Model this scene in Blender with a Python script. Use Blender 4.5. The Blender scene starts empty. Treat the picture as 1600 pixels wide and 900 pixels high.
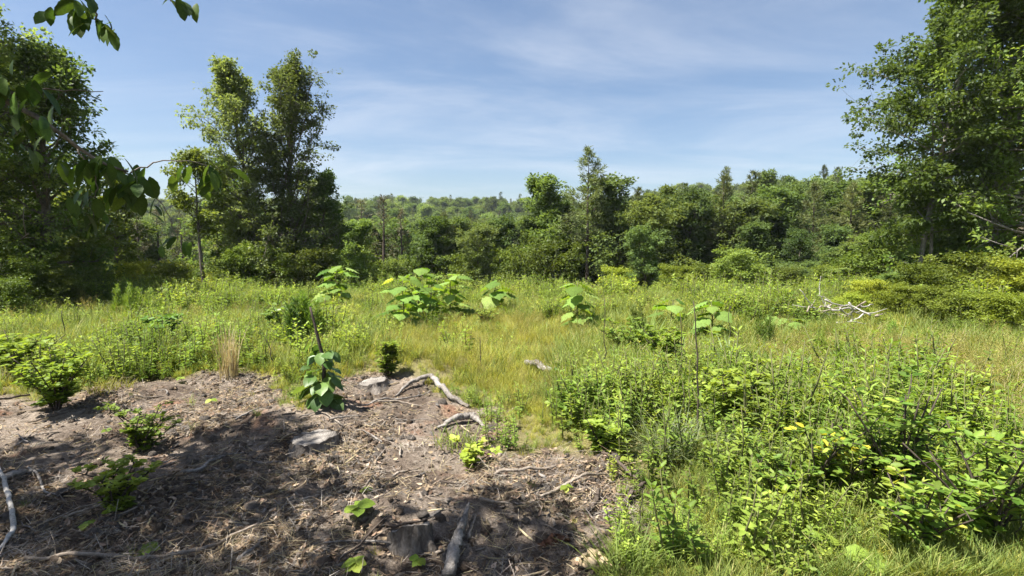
import bpy, math, random
import numpy as np
from mathutils import Matrix, Vector
R = math.radians
rng = np.random.default_rng(7)
random.seed(7)
scene = bpy.context.scene
col = scene.collection

# ------------------------------------------------------------------ camera, sky, sun, exposure
F = 828.0; PITCH = R(5.2); EYE = 1.65
cam = bpy.data.cameras.new('camera'); cam.sensor_width = 36.0; cam.lens = 36.0 * F / 1600.0
cam.clip_start = 0.05; cam.clip_end = 6000
camo = bpy.data.objects.new('camera', cam); col.objects.link(camo)
camo.location = (0, 0, EYE); camo.rotation_euler = (math.pi / 2 - PITCH, 0, 0)
scene.camera = camo

SUN_EL, SUN_AZ = R(63), R(-108)          # azimuth from +Y towards +X: the sun stands to the left, a little behind
sun_dir = Vector((math.sin(SUN_AZ) * math.cos(SUN_EL), math.cos(SUN_AZ) * math.cos(SUN_EL), math.sin(SUN_EL)))
world = bpy.data.worlds.new('World'); scene.world = world; world.use_nodes = True
wt = world.node_tree; wt.nodes.clear()
def wn(t, **k):
    n = wt.nodes.new(t)
    for a, b in k.items(): setattr(n, a, b)
    return n
sky = wn('ShaderNodeTexSky', sky_type='NISHITA', sun_disc=False, sun_elevation=SUN_EL, sun_rotation=SUN_AZ % (2 * math.pi),
         altitude=200, air_density=1.0, dust_density=1.5, ozone_density=2.6)
tc = wn('ShaderNodeTexCoord'); sx = wn('ShaderNodeSeparateXYZ'); wt.links.new(tc.outputs['Generated'], sx.inputs[0])
zz = wn('ShaderNodeMath', operation='ADD'); wt.links.new(sx.outputs['Z'], zz.inputs[0]); zz.inputs[1].default_value = 0.10
za = wn('ShaderNodeMath', operation='MAXIMUM'); wt.links.new(zz.outputs[0], za.inputs[0]); za.inputs[1].default_value = 0.03
dx = wn('ShaderNodeMath', operation='DIVIDE'); wt.links.new(sx.outputs['X'], dx.inputs[0]); wt.links.new(za.outputs[0], dx.inputs[1])
dy = wn('ShaderNodeMath', operation='DIVIDE'); wt.links.new(sx.outputs['Y'], dy.inputs[0]); wt.links.new(za.outputs[0], dy.inputs[1])
cb = wn('ShaderNodeCombineXYZ'); wt.links.new(dx.outputs[0], cb.inputs[0]); wt.links.new(dy.outputs[0], cb.inputs[1])
mp = wn('ShaderNodeMapping'); wt.links.new(cb.outputs[0], mp.inputs[0])
mp.inputs['Rotation'].default_value = (0, 0, R(16)); mp.inputs['Scale'].default_value = (0.6, 1.15, 1)
n1 = wn('ShaderNodeTexNoise'); n1.inputs['Scale'].default_value = 0.8; n1.inputs['Detail'].default_value = 9
n1.inputs['Roughness'].default_value = 0.6; n1.inputs['Distortion'].default_value = 0.5
wt.links.new(mp.outputs[0], n1.inputs['Vector'])
cr = wn('ShaderNodeMapRange'); cr.interpolation_type = 'SMOOTHSTEP'
cr.inputs['From Min'].default_value = 0.38; cr.inputs['From Max'].default_value = 0.80
cr.inputs['To Min'].default_value = 0.0; cr.inputs['To Max'].default_value = 0.54
wt.links.new(n1.outputs['Fac'], cr.inputs['Value'])
mixc = wn('ShaderNodeMixRGB'); wt.links.new(cr.outputs[0], mixc.inputs[0]); wt.links.new(sky.outputs[0], mixc.inputs[1])
mixc.inputs[2].default_value = (5.7, 6.05, 6.6, 1)
bg = wn('ShaderNodeBackground'); bg.inputs['Strength'].default_value = 0.050
wo = wn('ShaderNodeOutputWorld'); wt.links.new(mixc.outputs[0], bg.inputs[0]); wt.links.new(bg.outputs[0], wo.inputs[0])

sun = bpy.data.lights.new('sun', 'SUN'); sun.energy = 5.0; sun.angle = R(0.53); sun.color = (1.0, 0.955, 0.88)
suno = bpy.data.objects.new('sun', sun); col.objects.link(suno); suno.location = (-30, -10, 40)
suno.rotation_euler = sun_dir.to_track_quat('Z', 'Y').to_euler()
vs = scene.view_settings; vs.view_transform = 'Standard'; vs.look = 'None'; vs.exposure = 1.68; vs.gamma = 1.0; vs.use_curve_mapping = False
cy = scene.cycles
cy.max_bounces = 8; cy.diffuse_bounces = 4; cy.glossy_bounces = 2; cy.transmission_bounces = 4; cy.transparent_max_bounces = 4
cy.use_denoising = True; cy.use_adaptive_sampling = True; cy.adaptive_threshold = 0.025

# ------------------------------------------------------------------ mesh helpers
def nrm(a): return a / np.maximum(np.linalg.norm(a, axis=-1, keepdims=True), 1e-9)
def make_mesh(name, V, Fc, mat=None, lv=None, smooth=False, extra=None):
    """V (n,3), Fc (m,k): one mesh datablock; lv is a per-vertex 0..1 value that varies leaf colour"""
    V = np.ascontiguousarray(V, dtype=np.float32); Fc = np.ascontiguousarray(Fc, dtype=np.int32)
    me = bpy.data.meshes.new(name); k = Fc.shape[1]; m = len(Fc)
    me.vertices.add(len(V)); me.vertices.foreach_set('co', V.ravel())
    me.loops.add(m * k); me.loops.foreach_set('vertex_index', Fc.ravel())
    me.polygons.add(m); me.polygons.foreach_set('loop_start', np.arange(0, m * k, k, dtype=np.int32))
    me.polygons.foreach_set('loop_total', np.full(m, k, dtype=np.int32))
    if smooth: me.polygons.foreach_set('use_smooth', np.ones(m, dtype=bool))
    at_ = dict(extra or {})
    if lv is not None: at_['lv'] = lv
    for an, av in at_.items():
        a = me.attributes.new(an, 'FLOAT', 'POINT'); a.data.foreach_set('value', np.ascontiguousarray(av, dtype=np.float32))
    me.update(); me.validate()
    if mat: me.materials.append(mat)
    return me
class Geo:                                  # collects uniform-quad pieces
    def __init__(s): s.V = []; s.F = []; s.L = []; s.n = 0
    def add(s, V, Fc, lv=None):
        V = np.asarray(V, float); Fc = np.asarray(Fc, int)
        s.V.append(V); s.F.append(Fc + s.n); s.n += len(V)
        s.L.append(np.full(len(V), 0.5) if lv is None else (np.full(len(V), lv) if np.isscalar(lv) else lv))
        return s
    def mesh(s, name, mat, smooth=False):
        return make_mesh(name, np.concatenate(s.V), np.concatenate(s.F), mat, np.concatenate(s.L), smooth)
def tube(P, r, sides=6, cap=True, rough=0.0, rg=None):
    """quads only; rings along polyline P with radii r; ends closed by collapsed rings"""
    P = np.asarray(P, float); r = np.asarray(r, float) * np.ones(len(P))
    if cap:
        P = np.vstack([P[:1], P, P[-1:]]); r = np.concatenate([[1e-4], r, [1e-4]])
    T = np.gradient(P, axis=0)
    if cap: T[0] = P[2] - P[0]; T[1] = P[2] - P[1]; T[-1] = P[-1] - P[-3]; T[-2] = P[-2] - P[-3]
    T = nrm(T)
    ref = np.array([0.31, 0.17, 0.93]) if abs(T[:, 2]).mean() < 0.8 else np.array([0.95, 0.3, 0.05])
    A = nrm(np.cross(T, ref)); B = np.cross(T, A)
    th = np.arange(sides) * 2 * math.pi / sides
    rr = r[:, None] * np.ones((1, sides))
    if rough and rg is not None:
        arc = np.concatenate([[0], np.cumsum(np.linalg.norm(np.diff(P, axis=0), axis=1))])[:, None] / (np.mean(r) * 2 + 1e-6); sd = rg.random() * 50
        rr = rr * (1 + rough * (1.6 * vnoise(np.cos(th)[None] * 1.3 + arc * .35, np.sin(th)[None] * 1.3 + sd, 11) + 1.5 * vnoise(np.cos(th)[None] * 4 + arc * .5, np.sin(th)[None] * 4 + sd, 13) + .5 * rg.uniform(-1, 1, rr.shape)))
    V = P[:, None] + rr[..., None] * (np.cos(th)[None, :, None] * A[:, None] + np.sin(th)[None, :, None] * B[:, None])
    n = len(P); i = np.arange(n - 1)[:, None] * sides; j = np.arange(sides)[None]; j2 = (j + 1) % sides
    Fq = np.stack([i + j, i + j2, i + sides + j2, i + sides + j], -1).reshape(-1, 4)
    return V.reshape(-1, 3), Fq
def spline(pts, n):
    pts = np.asarray(pts, float); m = len(pts)
    if m < 3: t = np.linspace(0, 1, n)[:, None]; return pts[0] * (1 - t) + pts[-1] * t
    P = np.vstack([2 * pts[0] - pts[1], pts, 2 * pts[-1] - pts[-2]]); out = []
    for t in np.linspace(0, m - 1 - 1e-6, n):
        k = int(t); f = t - k; a, b, c, d = P[k], P[k + 1], P[k + 2], P[k + 3]
        out.append(0.5 * (2 * b + (c - a) * f + (2 * a - 5 * b + 4 * c - d) * f * f + (3 * b - a - 3 * c + d) * f ** 3))
    return np.array(out)
# leaf templates: (verts, quads) with the leaf along +x from 0 to 1, face up +z
def strip(ts, half, sag=0.15, fold=0.15, across=2, ripple=0.0):
    ts = np.asarray(ts, float); half = np.asarray(half, float); k = across + 1; V = []
    for i, (t, h) in enumerate(zip(ts, half)):
        for s in np.linspace(-1, 1, k):
            V.append((t, s * h, -sag * t * t + fold * abs(s) * h + (ripple * h * (1 if i % 2 else -1) * abs(s))))
    Fq = [(i * k + j, i * k + j + 1, (i + 1) * k + j + 1, (i + 1) * k + j) for i in range(len(ts) - 1) for j in range(across)]
    return np.array(V), np.array(Fq)
def folded(w=0.5, sag=0.1, fold=0.3):        # a pointed leaf of two quads
    V = np.array([(0, 0, 0), (0.34, w * .5, fold * w * .5), (0.72, w * .36, fold * w * .3 - sag * .5), (1, 0, -sag),
                  (0.72, -w * .36, fold * w * .3 - sag * .5), (0.34, -w * .5, fold * w * .5)])
    return V, np.array([(0, 1, 2, 3), (0, 3, 4, 5)])
def kite(w=0.6, fold=0.25):                  # one creased quad, for leaves a few pixels long
    return np.array([(0, 0, 0), (0.45, w * .5, fold * w * .5), (1, 0, -.06), (0.45, -w * .5, fold * w * .5)]), np.array([(0, 1, 2, 3)])
LANCE = strip([0, .2, .5, .8, 1], [.02, .10, .115, .06, .004], .22, .25)
OVAL = folded(.5); OVALW = folded(.66, .16, .22); NARROW = folded(.26, .16, .3); KITE = kite(.62); KITEN = kite(.4)
HEART = strip([-.12, 0, .1, .2, .3, .4, .5, .6, .72, .85, 1.0], [.16, .37, .46, .52, .46, .50, .39, .33, .21, .12, .005], .28, -.2, 4, .14)
BIGLEAF = strip([0, .12, .3, .5, .7, .88, 1.0], [.05, .22, .36, .40, .33, .18, .01], .30, .12, 4, .06)
OAK = strip([0, .14, .22, .32, .40, .52, .60, .72, .80, .90, 1.0], [.02, .10, .08, .24, .15, .33, .2, .30, .17, .16, .01], .30, .16, 2)
CHEST = strip([0, .1, .2, .3, .42, .54, .66, .78, .9, 1.0], [.02, .12, .17, .235, .235, .26, .21, .19, .10, .004], .26, .2, 2)
def blade_t(): return strip([0, .35, .7, 1.0], [.022, .026, .016, .001], 0, 0.3, 1)
def place(tpl, P, D, N, L, lv=None, rg=rng):
    V, Fq = tpl; P = np.asarray(P, float); n = len(P)
    D = nrm(np.asarray(D, float)); S = nrm(np.cross(np.asarray(N, float), D)); U = np.cross(D, S)
    L = (np.asarray(L, float) * np.ones(n))[:, None, None]
    W = P[:, None] + L * (V[None, :, :1] * D[:, None] + V[None, :, 1:2] * S[:, None] + V[None, :, 2:3] * U[:, None])
    k = len(V); FF = (Fq[None] + (np.arange(n) * k)[:, None, None]).reshape(-1, 4)
    if lv is None: lv = rg.random(n)
    return W.reshape(-1, 3), FF, np.repeat(np.asarray(lv) * np.ones(n), k)
def basis(P, D, N, L):
    D = Vector(D).normalized(); S = Vector(N).cross(D).normalized(); U = D.cross(S)
    return Matrix(((D.x * L, S.x * L, U.x * L, P[0]), (D.y * L, S.y * L, U.y * L, P[1]), (D.z * L, S.z * L, U.z * L, P[2]), (0, 0, 0, 1)))

# ------------------------------------------------------------------ value noise and the lie of the land
def _h(i, j, s):
    n = (i.astype(np.int64) * 374761393 + j.astype(np.int64) * 668265263 + s * 974711) & 0x7fffffff
    n = ((n ^ (n >> 13)) * 1274126177) & 0x7fffffff
    return ((n ^ (n >> 16)) & 0xffff) / 65535.0
def vnoise(x, y, s=0):
    x = np.asarray(x, float); y = np.asarray(y, float); i = np.floor(x); j = np.floor(y); fx = x - i; fy = y - j
    fx = fx * fx * (3 - 2 * fx); fy = fy * fy * (3 - 2 * fy)
    return (_h(i, j, s) * (1 - fx) + _h(i + 1, j, s) * fx) * (1 - fy) + (_h(i, j + 1, s) * (1 - fx) + _h(i + 1, j + 1, s) * fx) * fy - 0.5
def fbm(x, y, s=0, o=4):
    return sum(vnoise(x * 2 ** k + 13.1 * k, y * 2 ** k + 7.7 * k, s + k) / 2 ** k for k in range(o))
def sst(a, b, x): t = np.clip((x - a) / (b - a), 0, 1); return t * t * (3 - 2 * t)
def land(x, y):
    x = np.asarray(x, float); y = np.asarray(y, float)
    z = 0.10 * fbm(x * .35, y * .35, 3, 2)
    z = z - 5.2 * sst(12.8, 44, y) + 15.0 * sst(60, 270, y) * (1 + .12 * vnoise(x * .012, y * .004, 21))
    z = z + 7.0 * sst(6, 52, x - .12 * y) * sst(17, 60, y)
    z = z + 1.5 * fbm(x * .03, y * .03, 9, 2) * sst(25, 60, y)
    z = z + 0.16 * np.exp(-((x + 1.85) ** 2 / .55 + (y - 4.75) ** 2 / .30)) + 0.10 * np.exp(-((x + .6) ** 2 / .3 + (y - 2.95) ** 2 / .08))
    z = z + 0.20 * np.exp(-((x + 1.3) ** 2 / 1.5 + (y - 6.7) ** 2 / .35))
    near = 1 - sst(9, 16, y)
    return z + near * (0.075 * fbm(x * 2.2, y * 2.2, 31, 3) + 0.030 * fbm(x * 8, y * 8, 37, 2))
def Z(x, y): return float(land(x, y))
CP, SP = math.cos(PITCH), math.sin(PITCH)
def ray(u, v):
    a = (u - 800) / F; b = (450 - v) / F
    return np.array([a, CP + b * SP, -SP + b * CP])
def at(u, v, d):                             # the point at distance d straight ahead
    r = ray(u, v); r = r * (d / r[1]); return np.array([r[0], r[1], EYE + r[2]])
def gp(u, v):                                # where that line of sight meets the ground
    r = ray(u, v); r = r / r[1]; y = 1.5
    while y < 400:
        if EYE + r[2] * y < Z(r[0] * y, y): break
        y += 0.02 + y * .004
    return np.array([r[0] * y, y, Z(r[0] * y, y)])

# ------------------------------------------------------------------ materials
def nt(name):
    m = bpy.data.materials.new(name); m.use_nodes = True; t = m.node_tree; t.nodes.clear(); return m, t
def N(t, typ, ins=None, **k):
    n = t.nodes.new(typ)
    for a, b in k.items(): setattr(n, a, b)
    for a, b in (ins or {}).items():
        if isinstance(b, bpy.types.NodeSocket): t.links.new(b, n.inputs[a])
        else: n.inputs[a].default_value = b
    return n
def c4(c): return (c[0], c[1], c[2], 1)
def ramp(t, fac, stops):
    r = N(t, 'ShaderNodeValToRGB', {'Fac': fac}); e = r.color_ramp.elements
    while len(e) < len(stops): e.new(0.5)
    for k, (p, c) in enumerate(stops): e[k].position = p; e[k].color = c4(c)
    return r.outputs[0]
def leaf_mat(name, a, b, rough=.45, trans=.35, spec=.35, third=None, tint=(1.25, 1.15, .55)):
    m, t = nt(name)
    lv = N(t, 'ShaderNodeAttribute', attribute_name='lv').outputs['Fac']
    oi = N(t, 'ShaderNodeObjectInfo').outputs['Random']
    f = N(t, 'ShaderNodeMath', {0: lv, 1: 0.62}, operation='MULTIPLY').outputs[0]
    f = N(t, 'ShaderNodeMath', {0: oi, 1: 0.38, 2: f}, operation='MULTIPLY_ADD').outputs[0]
    st = [(0.08, a), (0.78, b)]
    if third: st.append((0.97, third))
    c = ramp(t, f, st)
    geo = N(t, 'ShaderNodeTexCoord').outputs['Object']
    nz = N(t, 'ShaderNodeTexNoise', {'Vector': geo, 'Scale': 14.0, 'Detail': 2.0}).outputs['Fac']
    hs = N(t, 'ShaderNodeHueSaturation', {'Color': c, 'Value': N(t, 'ShaderNodeMapRange', {'Value': nz, 'From Min': .3, 'From Max': .7, 'To Min': .8, 'To Max': 1.2}).outputs[0]}).outputs[0]
    wn_ = N(t, 'ShaderNodeTexWhiteNoise', {'W': oi}, noise_dimensions='1D').outputs['Value']
    hs = N(t, 'ShaderNodeHueSaturation', {'Color': hs, 'Hue': N(t, 'ShaderNodeMapRange', {'Value': wn_, 'To Min': .486, 'To Max': .515}).outputs[0], 'Saturation': 1.03, 'Value': N(t, 'ShaderNodeMapRange', {'Value': oi, 'To Min': .74, 'To Max': 1.26}).outputs[0]}).outputs[0]
    p = N(t, 'ShaderNodeBsdfPrincipled', {'Base Color': hs, 'Roughness': rough, 'Specular IOR Level': spec})
    tr = N(t, 'ShaderNodeMixRGB', {0: 1.0, 1: hs, 2: c4(tint)}, blend_type='MULTIPLY').outputs[0]
    tb = N(t, 'ShaderNodeBsdfTranslucent', {'Color': tr})
    mx = N(t, 'ShaderNodeMixShader', {0: trans, 1: p.outputs[0], 2: tb.outputs[0]})
    N(t, 'ShaderNodeOutputMaterial', {0: mx.outputs[0]}); return m
def wood_mat(name, stops, scale=(6, 6, 1.2), bump=.5, rough=.85, detail=6, freq=6):
    m, t = nt(name)
    v = N(t, 'ShaderNodeTexCoord').outputs['Object']
    mp_ = N(t, 'ShaderNodeMapping', {'Vector': v, 'Scale': scale}).outputs[0]
    nz = N(t, 'ShaderNodeTexNoise', {'Vector': mp_, 'Scale': float(freq), 'Detail': float(detail), 'Roughness': .65, 'Distortion': .4}).outputs['Fac']
    n2 = N(t, 'ShaderNodeTexNoise', {'Vector': v, 'Scale': 2.5, 'Detail': 3.0}).outputs['Fac']
    f = N(t, 'ShaderNodeMath', {0: n2, 1: .45, 2: N(t, 'ShaderNodeMath', {0: nz, 1: .6}, operation='MULTIPLY').outputs[0]}, operation='MULTIPLY_ADD').outputs[0]
    c = ramp(t, f, stops)
    bp = N(t, 'ShaderNodeBump', {'Height': nz, 'Strength': bump, 'Distance': .02}).outputs[0]
    p = N(t, 'ShaderNodeBsdfPrincipled', {'Base Color': c, 'Roughness': rough, 'Normal': bp, 'Specular IOR Level': .2})
    N(t, 'ShaderNodeOutputMaterial', {0: p.outputs[0]}); return m
M = {}
M['tree'] = leaf_mat('broadleaf_foliage', (.075, .120, .030), (.165, .225, .060), .5, .52, .22, None, (1.25, 1.2, .6))
M['tree_mid'] = leaf_mat('grey_green_foliage', (.080, .122, .036), (.175, .228, .076), .5, .52, .22, None, (1.25, 1.2, .65))
M['tree_light'] = leaf_mat('pale_broadleaf_foliage', (.085, .130, .028), (.185, .24, .055), .5, .46, .22)
M['forest'] = leaf_mat('forest_foliage', (.062, .100, .032), (.145, .195, .064), .6, .44, .12)
M['forest_l'] = leaf_mat('light_forest_foliage', (.088, .135, .038), (.185, .245, .075), .6, .46, .12)
M['pine'] = leaf_mat('pine_needles', (.07, .095, .036), (.135, .158, .062), .6, .3, .15)
M['pine_grey'] = leaf_mat('thin_grey_pine_needles', (.095, .095, .058), (.145, .14, .085), .6, .25, .15)
M['bush'] = leaf_mat('bush_foliage', (.075, .115, .020), (.17, .22, .04), .5, .40, .2)
M['bush_y'] = leaf_mat('yellow_green_bush_foliage', (.13, .18, .025), (.24, .29, .045), .5, .42, .2)
M['weed'] = leaf_mat('bright_weed_leaves', (.14, .215, .032), (.285, .365, .068), .5, .48, .18, (.38, .40, .11))
M['weed_d'] = leaf_mat('green_weed_leaves', (.098, .165, .031), (.215, .295, .058), .5, .46, .18)
M['grass'] = leaf_mat('yellow_green_grass', (.22, .24, .045), (.36, .36, .08), .5, .46, .2, (.45, .39, .14))
M['grass_g'] = leaf_mat('green_grass_blades', (.12, .165, .042), (.21, .265, .070), .5, .42, .15, (.36, .33, .14))
M['seed'] = leaf_mat('reddish_seed_grass', (.25, .235, .075), (.35, .335, .115), .6, .42, .15, (.42, .31, .16))
M['dry'] = leaf_mat('dry_straw', (.30, .235, .14), (.46, .39, .26), .7, .3, .15)
M['blue_g'] = leaf_mat('grey_green_grass', (.13, .175, .08), (.25, .30, .145), .5, .35, .25)
M['paul'] = leaf_mat('downy_big_leaves', (.115, .195, .042), (.205, .295, .080), .7, .44, .08, (.30, .34, .12), (1.35, 1.3, .3))
M['mull'] = leaf_mat('glossy_dark_sprout_leaves', (.05, .105, .025), (.12, .20, .05), .42, .34, .3)
M['fern'] = leaf_mat('feathery_green_threads', (.12, .19, .03), (.21, .30, .06), .5, .44, .2)
M['shrub'] = leaf_mat('glossy_shrub_leaves', (.085, .155, .025), (.195, .28, .052), .5, .44, .2, (.34, .36, .07))
M['yellow'] = leaf_mat('yellowing_leaves', (.36, .35, .04), (.50, .45, .06), .5, .42, .2)
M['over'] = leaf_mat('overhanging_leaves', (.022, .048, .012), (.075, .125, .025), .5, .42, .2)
M['deadleaf'] = leaf_mat('dead_leaf_litter', (.065, .044, .030), (.25, .185, .125), .85, .12, .1, (.42, .34, .26))
M['greystraw'] = leaf_mat('grey_needle_litter', (.15, .125, .105), (.36, .32, .275), .85, .12, .1)
M['bark'] = wood_mat('grey_brown_bark', [(.30, (.035, .028, .022)), (.55, (.13, .11, .09)), (.75, (.27, .24, .20))], (7, 7, 1.0), .9)
M['bark_pale'] = wood_mat('pale_grey_bark', [(.30, (.05, .044, .038)), (.50, (.15, .135, .118)), (.68, (.30, .28, .25))], (6, 6, 2.0), .7)
M['bark_pine'] = wood_mat('dark_pine_bark', [(.30, (.03, .024, .02)), (.55, (.085, .066, .052)), (.75, (.17, .14, .115))], (6, 6, 1.5), .9)
M['stem'] = wood_mat('green_brown_stems', [(.3, (.06, .07, .025)), (.6, (.12, .12, .05)), (.8, (.17, .13, .07))], (4, 4, 1), .2)
M['stalk'] = wood_mat('dark_dead_stalk', [(.3, (.022, .018, .015)), (.6, (.07, .055, .042)), (.8, (.13, .10, .08))], (5, 5, 1), .4)
M['weather'] = wood_mat('weathered_grey_wood', [(.37, (.045, .037, .031)), (.47, (.15, .132, .115)), (.57, (.25, .228, .205)), (.68, (.36, .335, .31))], (14, 14, 14), 1.0, .9, 9, 3)
M['twig'] = wood_mat('dead_twig_wood', [(.28, (.075, .058, .045)), (.5, (.20, .165, .13)), (.74, (.40, .35, .30))], (8, 8, 8), .5)
M['oldbark'] = wood_mat('flaky_stump_bark', [(.34, (.03, .024, .02)), (.50, (.10, .084, .07)), (.66, (.22, .195, .17))], (5, 5, 2.2), 1.0, .9, 8, 7)
M['bleach'] = wood_mat('bleached_branch_wood', [(.35, (.14, .125, .11)), (.5, (.32, .30, .27)), (.66, (.47, .45, .42))], (9, 9, 9), .4)
M['fresh'] = wood_mat('tan_split_wood', [(.32, (.22, .15, .08)), (.5, (.42, .32, .19)), (.7, (.55, .45, .30))], (3, 14, 14), .5, .75)
M['clod'] = wood_mat('dark_soil_clods', [(.34, (.04, .028, .02)), (.5, (.12, .088, .064)), (.66, (.24, .19, .145))], (9, 9, 9), 1.0, .95)
M['rust'] = wood_mat('rotted_red_wood', [(.32, (.035, .018, .012)), (.5, (.12, .055, .03)), (.7, (.24, .12, .07))], (8, 8, 8), 1.0)
def cut_mat():
    m, t = nt('sawn_grey_end_grain')
    v = N(t, 'ShaderNodeTexCoord').outputs['Object']
    wv = N(t, 'ShaderNodeTexWave', {'Vector': v, 'Scale': 16.0, 'Distortion': 2.5, 'Detail': 3.0, 'Detail Scale': 2.0}, wave_type='RINGS', rings_direction='Z').outputs['Fac']
    nz = N(t, 'ShaderNodeTexNoise', {'Vector': v, 'Scale': 9.0, 'Detail': 6.0}).outputs['Fac']
    f = N(t, 'ShaderNodeMath', {0: wv, 1: .16, 2: N(t, 'ShaderNodeMath', {0: nz, 1: .85}, operation='MULTIPLY').outputs[0]}, operation='MULTIPLY_ADD').outputs[0]
    c = ramp(t, f, [(.28, (.06, .052, .045)), (.5, (.17, .153, .135)), (.72, (.28, .26, .235))])
    bp = N(t, 'ShaderNodeBump', {'Height': f, 'Strength': .5, 'Distance': .01}).outputs[0]
    p = N(t, 'ShaderNodeBsdfPrincipled', {'Base Color': c, 'Roughness': .85, 'Normal': bp, 'Specular IOR Level': .2})
    N(t, 'ShaderNodeOutputMaterial', {0: p.outputs[0]}); return m
M['cut'] = cut_mat()
def ground_mat():
    m, t = nt('soil_and_thatch')
    v = N(t, 'ShaderNodeTexCoord').outputs['Object']
    bare = N(t, 'ShaderNodeAttribute', attribute_name='bare').outputs['Fac']
    big = N(t, 'ShaderNodeTexNoise', {'Vector': v, 'Scale': 1.3, 'Detail': 5.0, 'Roughness': .6}).outputs['Fac']
    mid = N(t, 'ShaderNodeTexNoise', {'Vector': v, 'Scale': 16.0, 'Detail': 8.0, 'Roughness': .72}).outputs['Fac']
    fin = N(t, 'ShaderNodeTexNoise', {'Vector': v, 'Scale': 95.0, 'Detail': 4.0, 'Roughness': .7}).outputs['Fac']
    f = N(t, 'ShaderNodeMath', {0: fin, 1: .5, 2: N(t, 'ShaderNodeMath', {0: mid, 1: .5}, operation='MULTIPLY').outputs[0]}, operation='MULTIPLY_ADD').outputs[0]
    soil = ramp(t, f, [(.34, (.060, .046, .036)), (.48, (.19, .153, .120)), (.58, (.31, .26, .212)), (.70, (.44, .385, .325))])
    dark = ramp(t, f, [(.36, (.032, .023, .017)), (.52, (.10, .076, .058)), (.68, (.21, .168, .132))])
    red = ramp(t, f, [(.32, (.085, .04, .024)), (.52, (.22, .115, .07)), (.7, (.34, .20, .135))])
    fd = N(t, 'ShaderNodeMapRange', {'Value': big, 'From Min': .43, 'From Max': .60}).outputs[0]
    s1 = N(t, 'ShaderNodeMixRGB', {0: fd, 1: dark, 2: soil}).outputs[0]
    rn = N(t, 'ShaderNodeTexNoise', {'Vector': N(t, 'ShaderNodeMapping', {'Vector': v, 'Location': (4.3, 8.1, 0)}).outputs[0], 'Scale': 2.1, 'Detail': 3.0}).outputs['Fac']
    rf = N(t, 'ShaderNodeMapRange', {'Value': rn, 'From Min': .58, 'From Max': .70, 'To Max': .75}).outputs[0]
    s2 = N(t, 'ShaderNodeMixRGB', {0: rf, 1: s1, 2: red}).outputs[0]
    th = ramp(t, f, [(.32, (.075, .065, .030)), (.52, (.175, .155, .070)), (.72, (.30, .26, .13))])
    c = N(t, 'ShaderNodeMixRGB', {0: bare, 1: th, 2: s2}).outputs[0]
    fo = N(t, 'ShaderNodeAttribute', attribute_name='wood').outputs['Fac']
    c = N(t, 'ShaderNodeMixRGB', {0: fo, 1: c, 2: ramp(t, f, [(.3, (.03, .024, .014)), (.7, (.11, .085, .05))])}).outputs[0]
    b1 = N(t, 'ShaderNodeBump', {'Height': mid, 'Strength': .8, 'Distance': .05}).outputs[0]
    b2 = N(t, 'ShaderNodeBump', {'Height': fin, 'Strength': .8, 'Distance': .012, 'Normal': b1}).outputs[0]
    p = N(t, 'ShaderNodeBsdfPrincipled', {'Base Color': c, 'Roughness': .95, 'Normal': b2, 'Specular IOR Level': .1})
    N(t, 'ShaderNodeOutputMaterial', {0: p.outputs[0]}); return m
M['ground'] = ground_mat()

# ------------------------------------------------------------------ zones of the clearing (ground outlines)
def zone(px): return np.array([gp(u, v)[:2] for u, v in px])
def inside(poly, x, y):
    x = np.asarray(x, float); y = np.asarray(y, float); r = np.zeros(x.shape, bool); n = len(poly)
    for i in range(n):
        x1, y1 = poly[i]; x2, y2 = poly[(i + 1) % n]
        c = ((y1 > y) != (y2 > y)) & (x < (x2 - x1) * (y - y1) / (y2 - y1 + 1e-12) + x1); r ^= c
    return r
BARE = np.vstack([zone([(-160, 625), (0, 620), (60, 632), (160, 600), (300, 588), (350, 578), (430, 606), (480, 632), (530, 600), (590, 583), (660, 596), (725, 622), (778, 648),
             (806, 676), (790, 700), (800, 716), (860, 704), (960, 712), (1010, 755), (1000, 820), (930, 870), (940, 900)]), [[.45, 1.0], [-6, 1.0], [-7, 4.5]]])
FINE_A = zone([(560, 600), (600, 540), (700, 500), (900, 505), (900, 545), (850, 580), (860, 640), (910, 690), (960, 715), (800, 690), (770, 640), (700, 600), (640, 590)])
FINE_B = zone([(1200, 572), (1290, 545), (1450, 556), (1700, 575), (1700, 700), (1560, 720), (1450, 650), (1330, 640), (1230, 620)])
def edge_dist(poly, x, y):
    d = np.full(np.shape(x), 1e9)
    for i in range(len(poly)):
        a = poly[i]; b = poly[(i + 1) % len(poly)]; ab = b - a
        t = np.clip(((x - a[0]) * ab[0] + (y - a[1]) * ab[1]) / (ab @ ab + 1e-9), 0, 1)
        d = np.minimum(d, np.hypot(x - a[0] - t * ab[0], y - a[1] - t * ab[1]))
    return d
def bare_amount(x, y):                       # 1 on the bare soil, 0 in the grass, ragged edge
    d = edge_dist(BARE, x, y) * np.where(inside(BARE, x, y), 1, -1)
    return sst(-.12, .18, d + .30 * fbm(np.asarray(x) * 2.6, np.asarray(y) * 2.6, 51, 3))

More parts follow.
